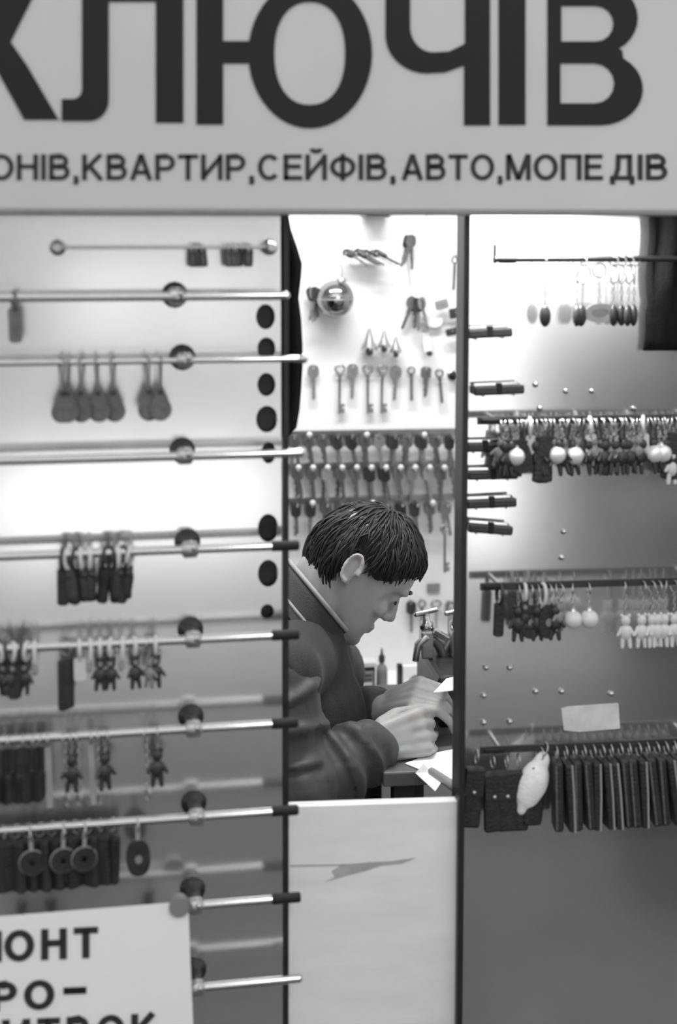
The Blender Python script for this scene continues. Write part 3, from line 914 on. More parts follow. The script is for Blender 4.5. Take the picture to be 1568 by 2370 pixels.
# rails of the steel sheet on the other side of the window
RY = 0.022
RAILS = []
for i, (xa, y, rr, xl) in enumerate(((1146, 600, 0.0042, 'round dark rail with a turned up end at the top of the steel sheet'), (1105, 974, 0.0045, 'dark flat rail crowded with charms on the steel sheet'),
                                     (1112, 1358, 0.004, 'dark flat rail with sparse charms in the middle of the steel sheet'), (1112, 1736, 0.004, 'dark flat rail carrying the leather pouches on the steel sheet'))):
    a = at(xa, y, RY)
    e = Vector((bx1 - 0.03, RY, a.z))
    t = thing('display_rail', xl, 'rail', (a.x, BAYY, a.z), 'rails of the steel sheet')
    if i == 0:
        MB().tube([a, e], rr, 12).build('bar', M_BLACK, t)
        MB().tube([a + Vector((0, 0, 0.021)), a + Vector((0, 0, -0.006))], 0.0026, 8).build('end_pin', M_DARKPL, t)
        MB().tube([a + Vector((0.006, 0, 0)), a + Vector((0.03, 0, 0))], rr + 0.0016, 12).build('collar', M_DARKPL, t)
    else:
        MB().box(((a.x + e.x) / 2, RY, a.z), (e.x - a.x, 0.004, 0.011), bev=0.001).build('bar', M_DARKPL, t)
        MB().box((a.x + 0.02, RY - 0.004, a.z), (0.03, 0.006, 0.007), bev=0.002).build('end_clip', M_RUBBER, t)
    for fx in (0.03, 0.32, 0.56):
        MB().tube([(a.x + fx, RY, a.z), (a.x + fx, BAYY, a.z)], 0.0035, 10).build('stand_off', M_STEEL, t)
    RAILS.append(a.z)


def hangR(kd, px, rail, label, group, rz=None, tilt=0.0, dz=-0.004):
    y = (600, 974, 1352, 1730)[rail]
    x = at(px, y, RY).x
    return hang(kd, (x, RY - (0.003 if rail else 0), RAILS[rail] + dz), label, group, random.uniform(-0.4, 0.4) if rz is None else rz, tilt + random.uniform(-0.04, 0.04))


hangR('oval_long', 1262, 0, 'single black oval pendant on a ring and thin chain on the top rail', 'pendants on the top rail', 0.1)
hangR('oval_long', 1338, 0, 'black oval pendant next to the framed medallion on the top rail', 'pendants on the top rail', 1.2)
hangR('frame_pendant', 1388, 0, 'oval framed medallion on a chain on the top rail', 'pendants on the top rail', 0.05)
for x in (1352, 1422, 1440, 1458, 1470):
    hangR('oval_long', x, 0, 'black pendant in the tight group by the framed medallion', 'pendants on the top rail', random.uniform(0.4, 1.3))
rk = random.Random(5)
seq = ['doll_grey', 'doll_white', 'mini', 'ball', 'doll_black', 'doll_grey', 'white_tag', 'doll_black', 'oval', 'doll_black', 'doll_grey', 'doll_black', 'case']
nice = {'doll_grey': 'little grey figure charm', 'doll_white': 'little white figure charm', 'mini': 'tiny dark tag', 'ball': 'white ball charm', 'doll_black': 'little black figure charm', 'white_tag': 'white plastic tag', 'oval': 'dark oval tag', 'doll_dark': 'little dark figure on a white loop', 'case': 'dark key case'}
for i in range(56):
    x = 1160 + i * 8.2
    kd = seq[rk.randrange(len(seq))]
    hangR(kd, x, 1, '%s in the crowded row on the dark flat rail' % nice[kd], 'charms crowded on the dark flat rail', None, rk.uniform(-0.25, 0.25))
hangR('bunch_long', 1157, 2, 'dark leather fob hanging alone at the start of the middle rail', 'charms on the middle rail', 0.3)
for x, kd in ((1200, 'doll_black'), (1214, 'doll_dark'), (1228, 'oval'), (1244, 'doll_black'), (1256, 'white_loop'), (1270, 'oval'), (1286, 'doll_black'), (1296, 'doll_grey')):
    hangR(kd, x, 2, '%s in the dark cluster on the middle rail' % {'white_loop': 'white loop'}.get(kd, nice.get(kd)), 'charms on the middle rail')
for x in (1325, 1362):
    hangR('ball', x, 2, 'white ball charm beside the dark cluster on the middle rail', 'charms on the middle rail')
for x in (1446, 1488, 1508, 1524, 1541, 1560, 1580):
    hangR('doll_white', x, 2, 'little white figure charm in the pale row on the middle rail', 'charms on the middle rail')
for x, tl in ((1104, 0.06), (1140, 0.0), (1172, -0.02), (1200, 0.02)):
    hangR('pouch', x, 3, 'black leather key pouch between the window post and the white fur charm', 'flat pouches on the lowest rail', random.uniform(-0.15, 0.15), tl, -0.004 if x < 1120 else -0.012)
hangR('fur', 1262, 3, 'white fur charm among the black pouches on the lowest rail', 'charms on the lowest rail', 0.1, 0.36, 0.002)
hangR('pouch', 1250, 3, 'black leather key pouch half hidden behind the white fur charm', 'flat pouches on the lowest rail', 0.3, 0.1)
for i in range(15):
    x = 1288 + i * 21
    kd = 'pouch_edge' if i in (1, 4, 5, 6, 9, 12) else 'pouch_edge_dark'
    hangR(kd, x, 3, 'edge-on black leather pouch %s packed on the lowest rail' % ('with pale piping' if kd == 'pouch_edge' else 'with plain dark piping'), 'pouches packed edge on along the lowest rail', random.uniform(-0.12, 0.12), -0.03 - 0.007 * i)

# closed folding knives on pegs next to the window post
for i, (xa, xb, y, tl) in enumerate(((1082, 1186, 766, 0.04), (1096, 1214, 898, 0.03), (1080, 1166, 1030, 0.0), (1082, 1200, 1094, 0.0), (1080, 1196, 1160, 0.02), (1084, 1188, 1220, -0.10))):
    kY = BAYY - 0.012
    a, b_ = at(xa, y, kY), at(xb, y, kY)
    L = b_.x - a.x
    c = (a + b_) / 2
    t = thing('folding_knife', 'closed dark folding knife on pegs beside the window post, %s from the top' % ORD[i], 'knife', (c.x, kY, c.z), 'folding knives beside the window post')
    m3 = Euler((0, -tl, 0)).to_matrix()
    q = lambda x, yy, z: c + m3 @ Vector((x, yy, z))
    MB().box(c + m3 @ Vector((0, 0, -0.003)), (L, 0.010, 0.0135), m3, 0.003).build('handle', M_DARKPL, t)
    MB().box(c + m3 @ Vector((-0.004, 0, 0.0062)), (L * 0.88, 0.003, 0.005), m3, 0.001).build('blade', M_CHROME, t)
    MB().box(c + m3 @ Vector((0.0, 0, -0.001)), (0.008, 0.012, 0.017), m3, 0.001).build('band', M_RUBBER, t)
    for sx in (-0.3, 0.3):
        MB().tube([q(L * sx, 0, -0.011), q(L * sx, 0.012, -0.011)], 0.0016, 6).build('peg', M_STEEL, t)

# hanging cloth in the upper corner of the bay
cloth = []
n1, n2 = 14, 12
for j in range(n2 + 1):
    for i in range(n1 + 1):
        px = 1500 + i * 16 - (8 if j > 8 else 0) + 4 * math.sin(j * 0.8)
        py = 478 + (812 - 478) * j / n2
        cloth.append(at(px, py, 0.038 + 0.006 * math.sin(i * 1.1 + 0.1 * j)))
fsq = [(j * (n1 + 1) + i, j * (n1 + 1) + i + 1, (j + 1) * (n1 + 1) + i + 1, (j + 1) * (n1 + 1) + i) for j in range(n2) for i in range(n1)]
nb = len(cloth)
back = [p + Vector((0, 0.006, 0)) for p in cloth]
ed = []
for i in range(n1):
    for j in (0, n2):
        a = j * (n1 + 1) + i
        ed.append((a, a + 1, a + 1 + nb, a + nb))
for j in range(n2):
    for i in (0, n1):
        a = j * (n1 + 1) + i
        ed.append((a, a + n1 + 1, a + n1 + 1 + nb, a + nb))
o = MB().add(cloth + back, fsq + [tuple(k + nb for k in reversed(f)) for f in fsq] + ed, True).build('hanging_cloth', M_CLOTH)
tag(recenter(o), 'black cloth hanging in the upper corner of the steel sheet behind the top rail', 'cloth')

stk = thing('price_sticker', 'blank white sticker on the steel sheet above the leather pouches', 'sticker', at(1365, 1692, BAYY - 0.001))
px_poly([[(1300, 1640), (1318, 1636), (1432, 1628), (1436, 1686), (1340, 1694), (1306, 1690)]], BAYY - 0.001, 0.0012, 'sheet', mat('sticker_paper', 0.66, 0.6, noise=0.12, scale=40), stk)

# ================================================================== INSIDE: REAR WALL WITH KEYS
def atz(px, py, z):
    d = ray(px, py)
    return CAM + d * ((z - CAM.z) / d.z)


WY = 0.93
WS = 0.00088                       # metres per photo pixel on the rear wall
zb = at(860, 996, WY).z
ub_ = thing('key_board', 'white key board with nails covering the upper rear wall', 'board', (0.3, WY + 0.01, zb))
MB().box((0.3, WY + 0.01, (zb + 2.2) / 2), (1.5, 0.02, 2.2 - zb), bev=0.002).build('sheet', M_WALLIN, ub_)


def nail(px, py, Lg=0.03, par=None, r=0.0016):
    p = at(px, py, WY)
    MB().tube([p, p + Vector((0, -Lg, 0.002))], r, 6).build('nail', M_STEEL, par or ub_)
    return p


def tube_pl(pts, r, n=8):
    return MB().tube(pts, r, n)


kind('lever_key', ('bow', MB().torus((0, 0, -0.008), 0.0085, 0.0024, 'y', 18, 8, (1.15, 0.9)), M_NICKEL), ('shaft', MB().tube([(0, 0, -0.016), (0, 0, -0.02), (0, 0, -0.021), (0, 0, -0.024), (0, 0, -0.10)], [0.0032, 0.0045, 0.0045, 0.003, 0.0026], 10), M_NICKEL), ('bit', plate([[(0.002, -0.098), (0.002, -0.08), (0.0115, -0.08), (0.0115, -0.085), (0.007, -0.085), (0.007, -0.089), (0.0115, -0.089), (0.0115, -0.098)]], 0.0025), M_NICKEL))
kind('flat_key', ('bow', plate([ellipse(0, -0.011, 0.0125, 0.0135, 24, 2.4), ellipse(0, -0.004, 0.003, 0.0025, 10)], 0.0026), M_NICKEL), ('blade', plate([[(-0.0042, -0.022), (0.0042, -0.022), (0.0042, -0.066), (0.001, -0.071), (-0.002, -0.068), (-0.003, -0.064), (-0.0016, -0.06), (-0.0036, -0.055), (-0.0018, -0.05), (-0.0034, -0.045), (-0.0016, -0.04), (-0.0042, -0.034)]], 0.0022), M_NICKEL))
kind('wide_key', ('bow', plate([rrect(0, -0.012, 0.022, 0.024, 0.007), ellipse(0, -0.005, 0.003, 0.0025, 10)], 0.003), M_BRASS), ('blade', plate([[(-0.0048, -0.022), (0.0048, -0.022), (0.0048, -0.058), (0, -0.064), (-0.003, -0.06), (-0.002, -0.054), (-0.0042, -0.048), (-0.002, -0.04), (-0.0048, -0.034)]], 0.0025), M_BRASS))
kind('dark_key', ('bow', plate([rrect(0, -0.014, 0.021, 0.028, 0.008), ellipse(0, -0.005, 0.003, 0.0025, 10)], 0.006), M_DARKPL), ('blade', plate([[(-0.0038, -0.026), (0.0038, -0.026), (0.0038, -0.064), (0, -0.069), (-0.0025, -0.064), (-0.0015, -0.056), (-0.0036, -0.05), (-0.0018, -0.042)]], 0.0024), M_NICKEL))
kind('pin_key', ('bow', MB().torus((0, 0, -0.008), 0.0075, 0.002, 'y', 16, 6), M_BRASS), ('blade', MB().tube([(0, 0, -0.015), (0, 0, -0.07)], 0.0032, 8), M_BRASS))


def key(kd, p, label, group, rz=0.0, tilt=0.0, rx=0.0):
    t = thing({'lever_key': 'lever_key'}.get(kd, 'key_blank'), label, 'key', p, group)
    t.rotation_euler = (rx, tilt, rz)
    for (n, me, m) in KINDS[kd]:
        link(n, me, None, t)
    return t


# row of single keys on nails below the chrome ball
for x, y, kd, tl in ((724, 848, 'flat_key', 0.0), (786, 846, 'lever_key', 0.02), (815, 846, 'flat_key', 0.03), (850, 846, 'lever_key', 0.0), (884, 846, 'lever_key', 0.02), (915, 850, 'flat_key', 0.06), (950, 850, 'pin_key', -0.02), (985, 850, 'wide_key', 0.05), (1014, 856, 'pin_key', -0.1)):
    p = nail(x, y)
    key(kd, p + Vector((0, -0.012, 0.002)), {'lever_key': 'long lever key', 'flat_key': 'flat nickel key', 'pin_key': 'round shank key', 'wide_key': 'dark wide headed key'}[kd] + ' on a nail in the single row on the white key board', 'single keys on the white key board', random.uniform(-0.2, 0.2), tl)

# three rails of hooks packed with key blanks
names = ['topmost', 'middle', 'lowest']
for r, (y, xa, xb, st) in enumerate(((1006, 676, 1040, 32.5), (1080, 684, 1052, 33), (1160, 682, 1052, 34))):
    a, b_ = at(xa - 60, y, BACK - 0.006), at(xb + 40, y, BACK - 0.006)
    rail = thing('hook_rail', '%s steel hook rail packed with key blanks on the rear wall' % names[r], 'rail', ((a.x + b_.x) / 2, BACK, a.z))
    MB().box(((a.x + b_.x) / 2, BACK - 0.004, a.z), (b_.x - a.x, 0.008, 0.014), bev=0.001).build('strip', M_STEEL, rail)
    x = xa
    k = 0
    while x < xb:
        p = at(x, y, BACK - 0.004)
        MB().tube([p, p + Vector((0, -0.062, 0.0)), p + Vector((0, -0.070, 0.003)), p + Vector((0, -0.072, 0.009))], 0.002, 6).build('hook', M_CHROME, rail)
        if r == 1 or k % 4 == 1:
          MB().ell(p + Vector((0, -0.073, 0.010)), (0.0062, 0.0045, 0.0062), None, 10, 6).build('bright_hook_tip', M_WHITEPL, rail)  # white cap standing for the bright glint of the hook tip
        kd = ['flat_key', 'wide_key', 'dark_key', 'wide_key', 'flat_key', 'dark_key', 'wide_key'][(k * 3 + r) % 7]
        if r == 0 and x > 890: kd = 'dark_key' if k % 2 else 'wide_key'
        for d in range(2):
            key(kd, p + Vector((0, -0.018 - 0.019 * d, 0.002)), '%s hanging from the %s hook rail' % ({'flat_key': 'nickel key blank', 'wide_key': 'darkened wide headed key blank', 'dark_key': 'black headed key blank'}[kd], names[r]), 'key blanks on the %s hook rail' % names[r], random.uniform(-0.5, 0.5), random.uniform(-0.12, 0.16) - 0.08)
        x += st
        k += 1

# loose things on the wall
p = nail(865, 492, 0.05)
t = thing('hanging_box', 'small dark box hanging at the top of the white key board', 'box', p + Vector((0, -0.03, -0.01)))
MB().box(p + Vector((0, -0.03, 0.012)), (0.056, 0.04, 0.045), bev=0.004).build('body', M_GREYPL, t)
MB().box(p + Vector((0, -0.052, 0.005)), (0.045, 0.004, 0.018), bev=0.001).build('label_strip', M_DARKPL, t)

for i, x in enumerate((794, 806, 818, 830, 842, 854, 864)):
    p = nail(x, 588, 0.05) if i % 2 == 0 else at(x, 588, WY)
    key('wide_key' if i % 2 else 'dark_key', p + Vector((0, -0.03, 0.008)), 'short dark key in the horizontal bunch above the chrome ball', 'keys in the bunch above the chrome ball', random.uniform(0.5, 1.4), random.uniform(-0.3, 0.3), -1.1)

M_BALL = mat('dark_polished_steel', 0.30, 0.12, metal=1.0, noise=0.05, scale=30)
p = at(776, 692, 0.885)
rb = 44 * 0.00087
t = thing('chrome_ball', 'polished chrome ball hanging on a cord before the white key board', 'ball', p + Vector((0, 0, -rb)))
MB().ell(p, (rb, rb, rb), None, 32, 20).build('ball', M_BALL, t)
MB().lathe([(0.010, 0), (0.010, 0.006), (0.004, 0.009)], p + Vector((0.012, 0, rb * 0.92)), (0.3, 0, 1), 14).build('cap', M_STEEL, t)
c2 = at(788, 610, 0.90)
MB().tube([p + Vector((0.013, 0, rb)), p + Vector((0.014, 0, rb + 0.02)), c2, c2 + Vector((0, 0.03, 0.006))], 0.001, 6).build('cord', M_GREYPL, t)
MB().torus(p + Vector((0, 0, 0)), rb * 1.005, 0.0012, 'z', 32, 6).build('seam', M_STEEL, t)
p = nail(716, 660, 0.05)
for i in range(4):
    key(('wide_key', 'dark_key', 'flat_key', 'dark_key')[i], p + Vector((0.004 * i, -0.02 - 0.008 * i, -0.004)), 'key in the bunch hanging beside the chrome ball', 'keys in the bunch beside the chrome ball', random.uniform(-0.8, 0.8), -0.25 + 0.17 * i)

for (x, y, n) in ((944, 545, 3), (952, 688, 5)):
    p = nail(x, y, 0.05)
    for i in range(n):
        key(('dark_key', 'flat_key', 'wide_key')[i % 3], p + Vector((0.003 * i, -0.015 - 0.008 * i, 0)), 'key in the %s bunch hung on a wire on the white key board' % ('small upper' if n == 3 else 'thick lower'), 'keys hung on wires on the white key board', random.uniform(-0.8, 0.8), random.uniform(-0.45, 0.45))
wr = thing('hanging_wire', 'thin wire running down the white key board to the key bunches', 'wire', at(945, 690, WY - 0.02))
MB().tube([at(1000, 470, WY - 0.01), at(958, 560, WY - 0.03), at(944, 545, WY - 0.035)], 0.0009, 6).tube([at(944, 600, WY - 0.03), at(953, 688, WY - 0.03)], 0.0009, 6).build('wire', M_GREYPL, wr)
p = nail(1050, 592, 0.04)
key('pin_key', p + Vector((0, -0.02, 0)), 'single small key alone near the window post on the white key board', 'odd keys on the white key board', 0.2, 0.05)

for (x, y, w, h, a, m) in ((1018, 703, 30, 22, 0.25, M_GREYPL), (1050, 723, 30, 24, 0.15, M_DARKPL), (1042, 766, 30, 17, 0.2, M_DARKPL)):
    p = nail(x, y, 0.03)
    o = MB().box(p + Vector((0, -0.024, 0)), (w * WS, 0.008, h * WS), Euler((0, -a, 0)), 0.002).build('square_tag', m)
    tag(recenter(o), {0: 'mid grey square tag pinned on the white key board', 1: 'black square tag pinned beside the grey one on the key board', 2: 'flat black tag pinned under the other tags on the key board'}[0 if y == 703 else 1 if y == 723 else 2], 'tag', 'square tags pinned on the white key board')
p = at(998, 740, WY)
t = thing('oval_disc', 'pale grey oval disc leaning on the white key board', 'disc', p)
vs, fs = shape2d([ellipse(0, 0, 0.022, 0.0145, 24)], 0.004)
MB().add([p + Vector((0, -0.012, 0)) + Euler((0, 0.25, 0)).to_matrix() @ Vector((v.x, v.z, v.y)) for v in vs], fs).build('disc', M_WALLIN2, t)
p = nail(984, 768, 0.03)
t = thing('paper_tag', 'narrow white paper tag with a dark clip hanging on the white key board', 'tag', p + Vector((0, -0.02, -0.045)))
MB().box(p + Vector((0, -0.02, -0.02)), (0.014, 0.004, 0.04), Euler((0, -0.15, 0)), 0.001).build('card', M_PAPER, t)
MB().ell(p + Vector((0.006, -0.022, -0.043)), (0.007, 0.005, 0.006), None, 10, 6).build('clip', M_DARKPL, t)
p = at(1047, 868, WY)
t = thing('round_door_stop', 'round black door stop on the key board near the window post', 'door stop', p)
MB().lathe([(0.004, 0), (0.004, 0.008), (0.009, 0.01), (0.0095, 0.016), (0.006, 0.02), (0.001, 0.021)], p, (0, -1, 0), 16).build('knob', M_RUBBER, t)
MB().lathe([(0.011, 0), (0.011, 0.002), (0.005, 0.0025)], p, (0, -1, 0), 16).build('rosette', M_STEEL, t)

# cone headed coat hooks
for x, y, s in ((852, 806, 1.0), (886, 800, 0.8), (913, 812, 0.75)):
    p = at(x, y, WY)
    t = thing('bell_hook', '%s bell shaped metal hook above the row of single keys' % {1.0: 'largest', 0.8: 'slim', 0.75: 'lowest'}[s], 'hook', p, 'bell shaped hooks on the key board')
    MB().lathe([(0.016 * s, 0), (0.0155 * s, 0.004), (0.009 * s, 0.018 * s), (0.005 * s, 0.034 * s), (0.003 * s, 0.042 * s)], p + Vector((0, -0.022, 0)), (0, 0, 1), 18).build('bell', M_STEEL, t)
    MB().lathe([(0.0165 * s, -0.002), (0.017 * s, 0.001), (0.0165 * s, 0.004)], p + Vector((0, -0.022, 0)), (0, 0, 1), 18).build('rim', M_CHROME, t)
    MB().ell(p + Vector((0, -0.022, -0.006)), (0.008 * s, 0.008 * s, 0.008 * s), None, 12, 8).build('clapper', M_BRASS, t)
    MB().tube([p + Vector((0, 0, 0.03 * s)), p + Vector((0, -0.022, 0.036 * s))], 0.002, 6).build('arm', M_STEEL, t)

# lower wall: small plate and a few keys
p = at(1003, 1360, BACK)
t = thing('wall_plate', 'small dark blank plate on the lower rear wall', 'plate', p + Vector((0, 0, -0.01)))
MB().box(p + Vector((0, -0.002, 0)), (0.028, 0.004, 0.019), bev=0.001).build('plate', M_GREYPL, t)
for sx in (-1, 1):
    MB().ell(p + Vector((sx * 0.011, -0.004, 0)), (0.0012, 0.001, 0.0012), None, 8, 6).build('screw', M_STEEL, t)
for x, y, kd in ((950, 1388, 'dark_key'), (1008, 1386, 'lever_key'), (1040, 1390, 'flat_key'), (975, 1386, 'pin_key')):
    p = at(x, y, BACK)
    t = key(kd, p + Vector((0, -0.012, 0)), {'dark_key': 'black headed key', 'lever_key': 'long lever key', 'flat_key': 'flat nickel key', 'pin_key': 'round shank key'}[kd] + ' under the small dark plate on the lower rear wall', 'keys on the lower rear wall', random.uniform(-0.3, 0.3))
    MB().tube([p, p + Vector((0, -0.022, 0.002))], 0.0014, 6).build('nail', M_STEEL, t, off=p + Vector((0, -0.012, 0)))
p = at(1012, 1208, BACK)
key('lever_key', p + Vector((0, -0.085, 0.012)), 'long lever key hooked over the front of the lowest hook rail', 'long keys on the lowest hook rail', 0.4)

# black cloth hanging inside the window by the left post
CY = 0.05
cl = []
prof = [(480, 665), (530, 674), (570, 688), (610, 700), (640, 698), (690, 692), (740, 698), (800, 701), (850, 701), (900, 698), (950, 694), (990, 687), (1012, 668)]
nn = 8
for (py, px1_) in prof:
    for i in range(nn + 1):
        px = 600 + (px1_ - 600) * i / nn
        cl.append(at(px, py, CY + 0.010 * math.sin(i * 1.7) + 0.004 * math.sin(py * 0.03)))
k2 = len(cl)
fsq = [(j * (nn + 1) + i, j * (nn + 1) + i + 1, (j + 1) * (nn + 1) + i + 1, (j + 1) * (nn + 1) + i) for j in range(len(prof) - 1) for i in range(nn)]
ed = []
for j in range(len(prof) - 1):
    for i in (0, nn):
        a = j * (nn + 1) + i
        ed.append((a, a + nn + 1, a + nn + 1 + k2, a + k2))
for i in range(nn):
    for j in (0, len(prof) - 1):
        a = j * (nn + 1) + i
        ed.append((a, a + 1, a + 1 + k2, a + k2))
o = MB().add(cl + [q + Vector((0, 0.012, 0)) for q in cl], fsq + [tuple(k + k2 for k in reversed(f)) for f in fsq] + ed, True).build('black_curtain', M_CLOTH)
tag(recenter(o), 'black cloth hanging inside the serving window along the polished leaf', 'curtain')

# ================================================================== WORK TABLE AND WHAT STANDS ON IT
TZ = 0.86
tx0 = 0.335
tb = thing('work_table', 'dark laminate work table behind the counter panel', 'table', (0.62, 0.5, 0.02))
MB().box(((tx0 + 1.0) / 2, 0.42, TZ - 0.012), (1.0 - tx0, 0.44, 0.024), bev=0.003).build('table_top', mat('dark_table_laminate', 0.10, 0.45, noise=0.1, scale=12), tb)
MB().box((tx0 + 0.065, 0.42, 0.777), (0.016, 0.36, 0.11), bev=0.002).build('side_panel', M_BLACK, tb)
for x in (tx0 + 0.04, 0.95):
    for y in (0.25, 0.60):
        MB().box((x, y, (TZ - 0.024 + 0.02) / 2), (0.035, 0.035, TZ - 0.044), bev=0.002).build('leg', M_BLACK, tb)

# key cutting machine
mcx = atz(1040, 1735, TZ)
kx, ky = at(1040, 1700, 0.47).x, 0.50
km = thing('key_cutting_machine', 'dark key cutting machine with steel vises on the work table', 'machine', (kx + 0.06, ky, TZ))
MB().box((kx + 0.075, ky, TZ + 0.045), (0.22, 0.22, 0.09), bev=0.01).build('base', M_DARKPL, km)
MB().box((kx + 0.10, ky + 0.04, TZ + 0.125), (0.16, 0.12, 0.08), bev=0.012).build('motor_housing', M_GREYPL, km)
for sx in (0, 1):
    x = kx - 0.035 + sx * 0.055
    v = MB().box((x, ky + 0.01, TZ + 0.115), (0.022, 0.03, 0.05), bev=0.003).build('vise', M_STEEL, km)
    MB().lathe([(0.011, 0), (0.013, 0.003), (0.013, 0.013), (0.008, 0.016), (0.006, 0.03)], (x, ky + 0.01, TZ + 0.14), (0, 0, 1), 14).build('wing_screw', M_CHROME, v)
    MB().cone((x - 0.018, ky + 0.01, TZ + 0.168), (x + 0.018, ky + 0.01, TZ + 0.176), 0.005, 0.005, 10).build('wing_handle', M_CHROME, v)
l0, l1, l2 = at(1040, 1545, 0.52), at(1018, 1492, 0.52), at(985, 1476, 0.50)
lv = MB().tube([l0, l1, at(1002, 1478, 0.51), l2, at(968, 1492, 0.5), at(962, 1530, 0.5)], [0.012, 0.011, 0.009, 0.008, 0.007, 0.006], 10).build('carriage_arm', M_STEEL, km)
MB().box((at(1020, 1469, 0.5)), (0.034, 0.014, 0.012), Euler((0, 0.55, 0)), 0.003).build('arm_plate', M_CHROME, lv)
MB().tube([at(1048, 1470, 0.52), at(1030, 1500, 0.52), at(1022, 1560, 0.52), at(1020, 1600, 0.52)], 0.010, 10).build('support_column', M_STEEL, km)
MB().lathe([(0.005, -0.02), (0.014, -0.016), (0.017, 0), (0.014, 0.012), (0.004, 0.016)], at(1050, 1548, 0.50), (0, -1, 0.2), 16).build('lever_knob', M_RUBBER, km)
MB().lathe([(0.004, -0.005), (0.028, -0.004), (0.03, 0), (0.028, 0.004), (0.004, 0.005)], at(1012, 1585, 0.5), (1, 0, 0), 24).build('cutter_wheel', M_CHROME, km)

# low pale shelf along the rear wall
SZ = 0.79
sf = thing('wall_shelf', 'pale shelf along the rear wall behind the work table', 'shelf', (0.5, 0.84, SZ))
MB().box((0.5, 0.835, SZ - 0.01), (0.9, 0.23, 0.02), bev=0.002).build('board', M_WALLIN2, sf)
for x in (0.2, 0.85):
    MB().box((x, 0.90, SZ - 0.07), (0.02, 0.10, 0.10), bev=0.002).build('bracket', M_STEEL, sf)

# small framed clock-like box, oil bottle, standing card
q = atz(846, 1600, SZ)
t = thing('small_meter', 'small black framed meter with a white lid on the rear shelf', 'meter', q)
w = 46 * 0.0008
hgt = 64 * 0.00085
MB().box(q + Vector((0, 0, hgt / 2)), (w, 0.03, hgt), bev=0.003).build('body', M_DARKPL, t)
MB().box(q + Vector((0, -0.016, hgt * 0.55)), (w * 0.74, 0.003, hgt * 0.6), bev=0.0005).build('screen', M_GREYPL, t)
for k in range(3):
    MB().box(q + Vector((0.0, -0.0178, hgt * (0.38 + 0.16 * k))), (w * 0.6, 0.0016, hgt * 0.06)).build('scale_bar', M_WHITEPL if k == 0 else M_DARKPL, t)
MB().box(q + Vector((-0.004, 0, hgt + 0.005)), (w * 1.35, 0.036, 0.010), bev=0.002).build('lid', M_WHITEPL, t)
q = atz(884, 1592, SZ)
t = thing('oil_bottle', 'slim grey oil bottle with a dark cap on the rear shelf', 'bottle', q)
MB().lathe([(0.011, 0), (0.012, 0.003), (0.012, 0.035), (0.010, 0.045), (0.005, 0.05), (0.0045, 0.056)], q, (0, 0, 1), 16).build('body', M_GREYPL, t)
MB().lathe([(0.0065, 0.055), (0.0065, 0.066), (0.003, 0.07), (0.0015, 0.082)], q, (0, 0, 1), 14).build('cap', M_DARKPL, t)
q = atz(958, 1598, SZ)
t = thing('standing_card', 'white card with a dark half disc standing between black ends on the rear shelf', 'card', q)
MB().box(q + Vector((0, 0, 0.026)), (0.046, 0.008, 0.052), bev=0.001).build('card', M_PAPER, t)
MB().box(q + Vector((-0.029, 0, 0.028)), (0.010, 0.012, 0.056), bev=0.001).build('end_block', M_DARKPL, t)
MB().box(q + Vector((0.030, 0, 0.043)), (0.014, 0.012, 0.024), bev=0.001).build('end_block', M_DARKPL, t)
vs, fs = shape2d([arc(0, 0, 0.017, 0.021, 0, 180, 16)], 0.001)
MB().add([q + Vector((v.x + 0.004, -0.005 + v.z, v.y + 0.012)) for v in vs], fs).build('printed_half_disc', M_GREYPL, t)

# papers by the machine
def sheet(pxs, z, name, label, m=M_PAPER):
    pts = [atz(x, y, z) for x, y in pxs]
    n = len(pts)
    o = MB().add(pts + [p_ + Vector((0, 0, 0.0012)) for p_ in pts], [tuple(range(n)), tuple(reversed(range(n, 2 * n)))] + [(i, (i + 1) % n, (i + 1) % n + n, i + n) for i in range(n)]).build(name, m)
    return tag(recenter(o), label, 'paper', 'papers on the work table')


sheet([(938, 1768), (1000, 1745), (1120, 1722), (1130, 1790), (1060, 1838), (1016, 1800)], TZ + 0.001, 'paper_sheet', 'large white paper sheet lying below the key cutting machine')
sheet([(962, 1790), (1004, 1788), (1022, 1812), (1008, 1832)], TZ + 0.0035, 'paper_slip', 'small white paper slip on top of the large sheet')
a = atz(985, 1786, TZ + 0.003)
t = thing('triangle_scraper', 'dark three sided scraper lying on the papers', 'tool', a)
b1, b2, b3 = atz(962, 1790, TZ + .004), atz(1003, 1789, TZ + .004), atz(978, 1770, TZ + .004)
b4 = (b1 + b2 + b3) / 3 + Vector((0, 0, 0.012))
MB().add([b1, b2, b3, b4], [(0, 2, 1), (0, 1, 3), (1, 2, 3), (2, 0, 3)]).build('blade', M_STEEL, t)
c1, c2_ = atz(1000, 1785, TZ + .008), atz(1060, 1826, TZ + .008)
MB().cone(c1, c2_, 0.006, 0.008, 10).build('handle', M_GREYPL, t)
lp_ = [atz(x, y, TZ + 0.0905) for x, y in ((1004, 1604), (1056, 1598), (1062, 1566), (1034, 1572))]
o = MB().add(lp_ + [p_ + Vector((0, 0, 0.0015)) for p_ in lp_], [(3, 2, 1, 0), (4, 5, 6, 7), (0, 1, 5, 4), (1, 2, 6, 5), (2, 3, 7, 6), (3, 0, 4, 7)]).build('paper_leaflet', M_PAPER)
tag(recenter(o), 'white leaflet lying on the key cutting machine by the far hand', 'paper', 'papers on the work table')

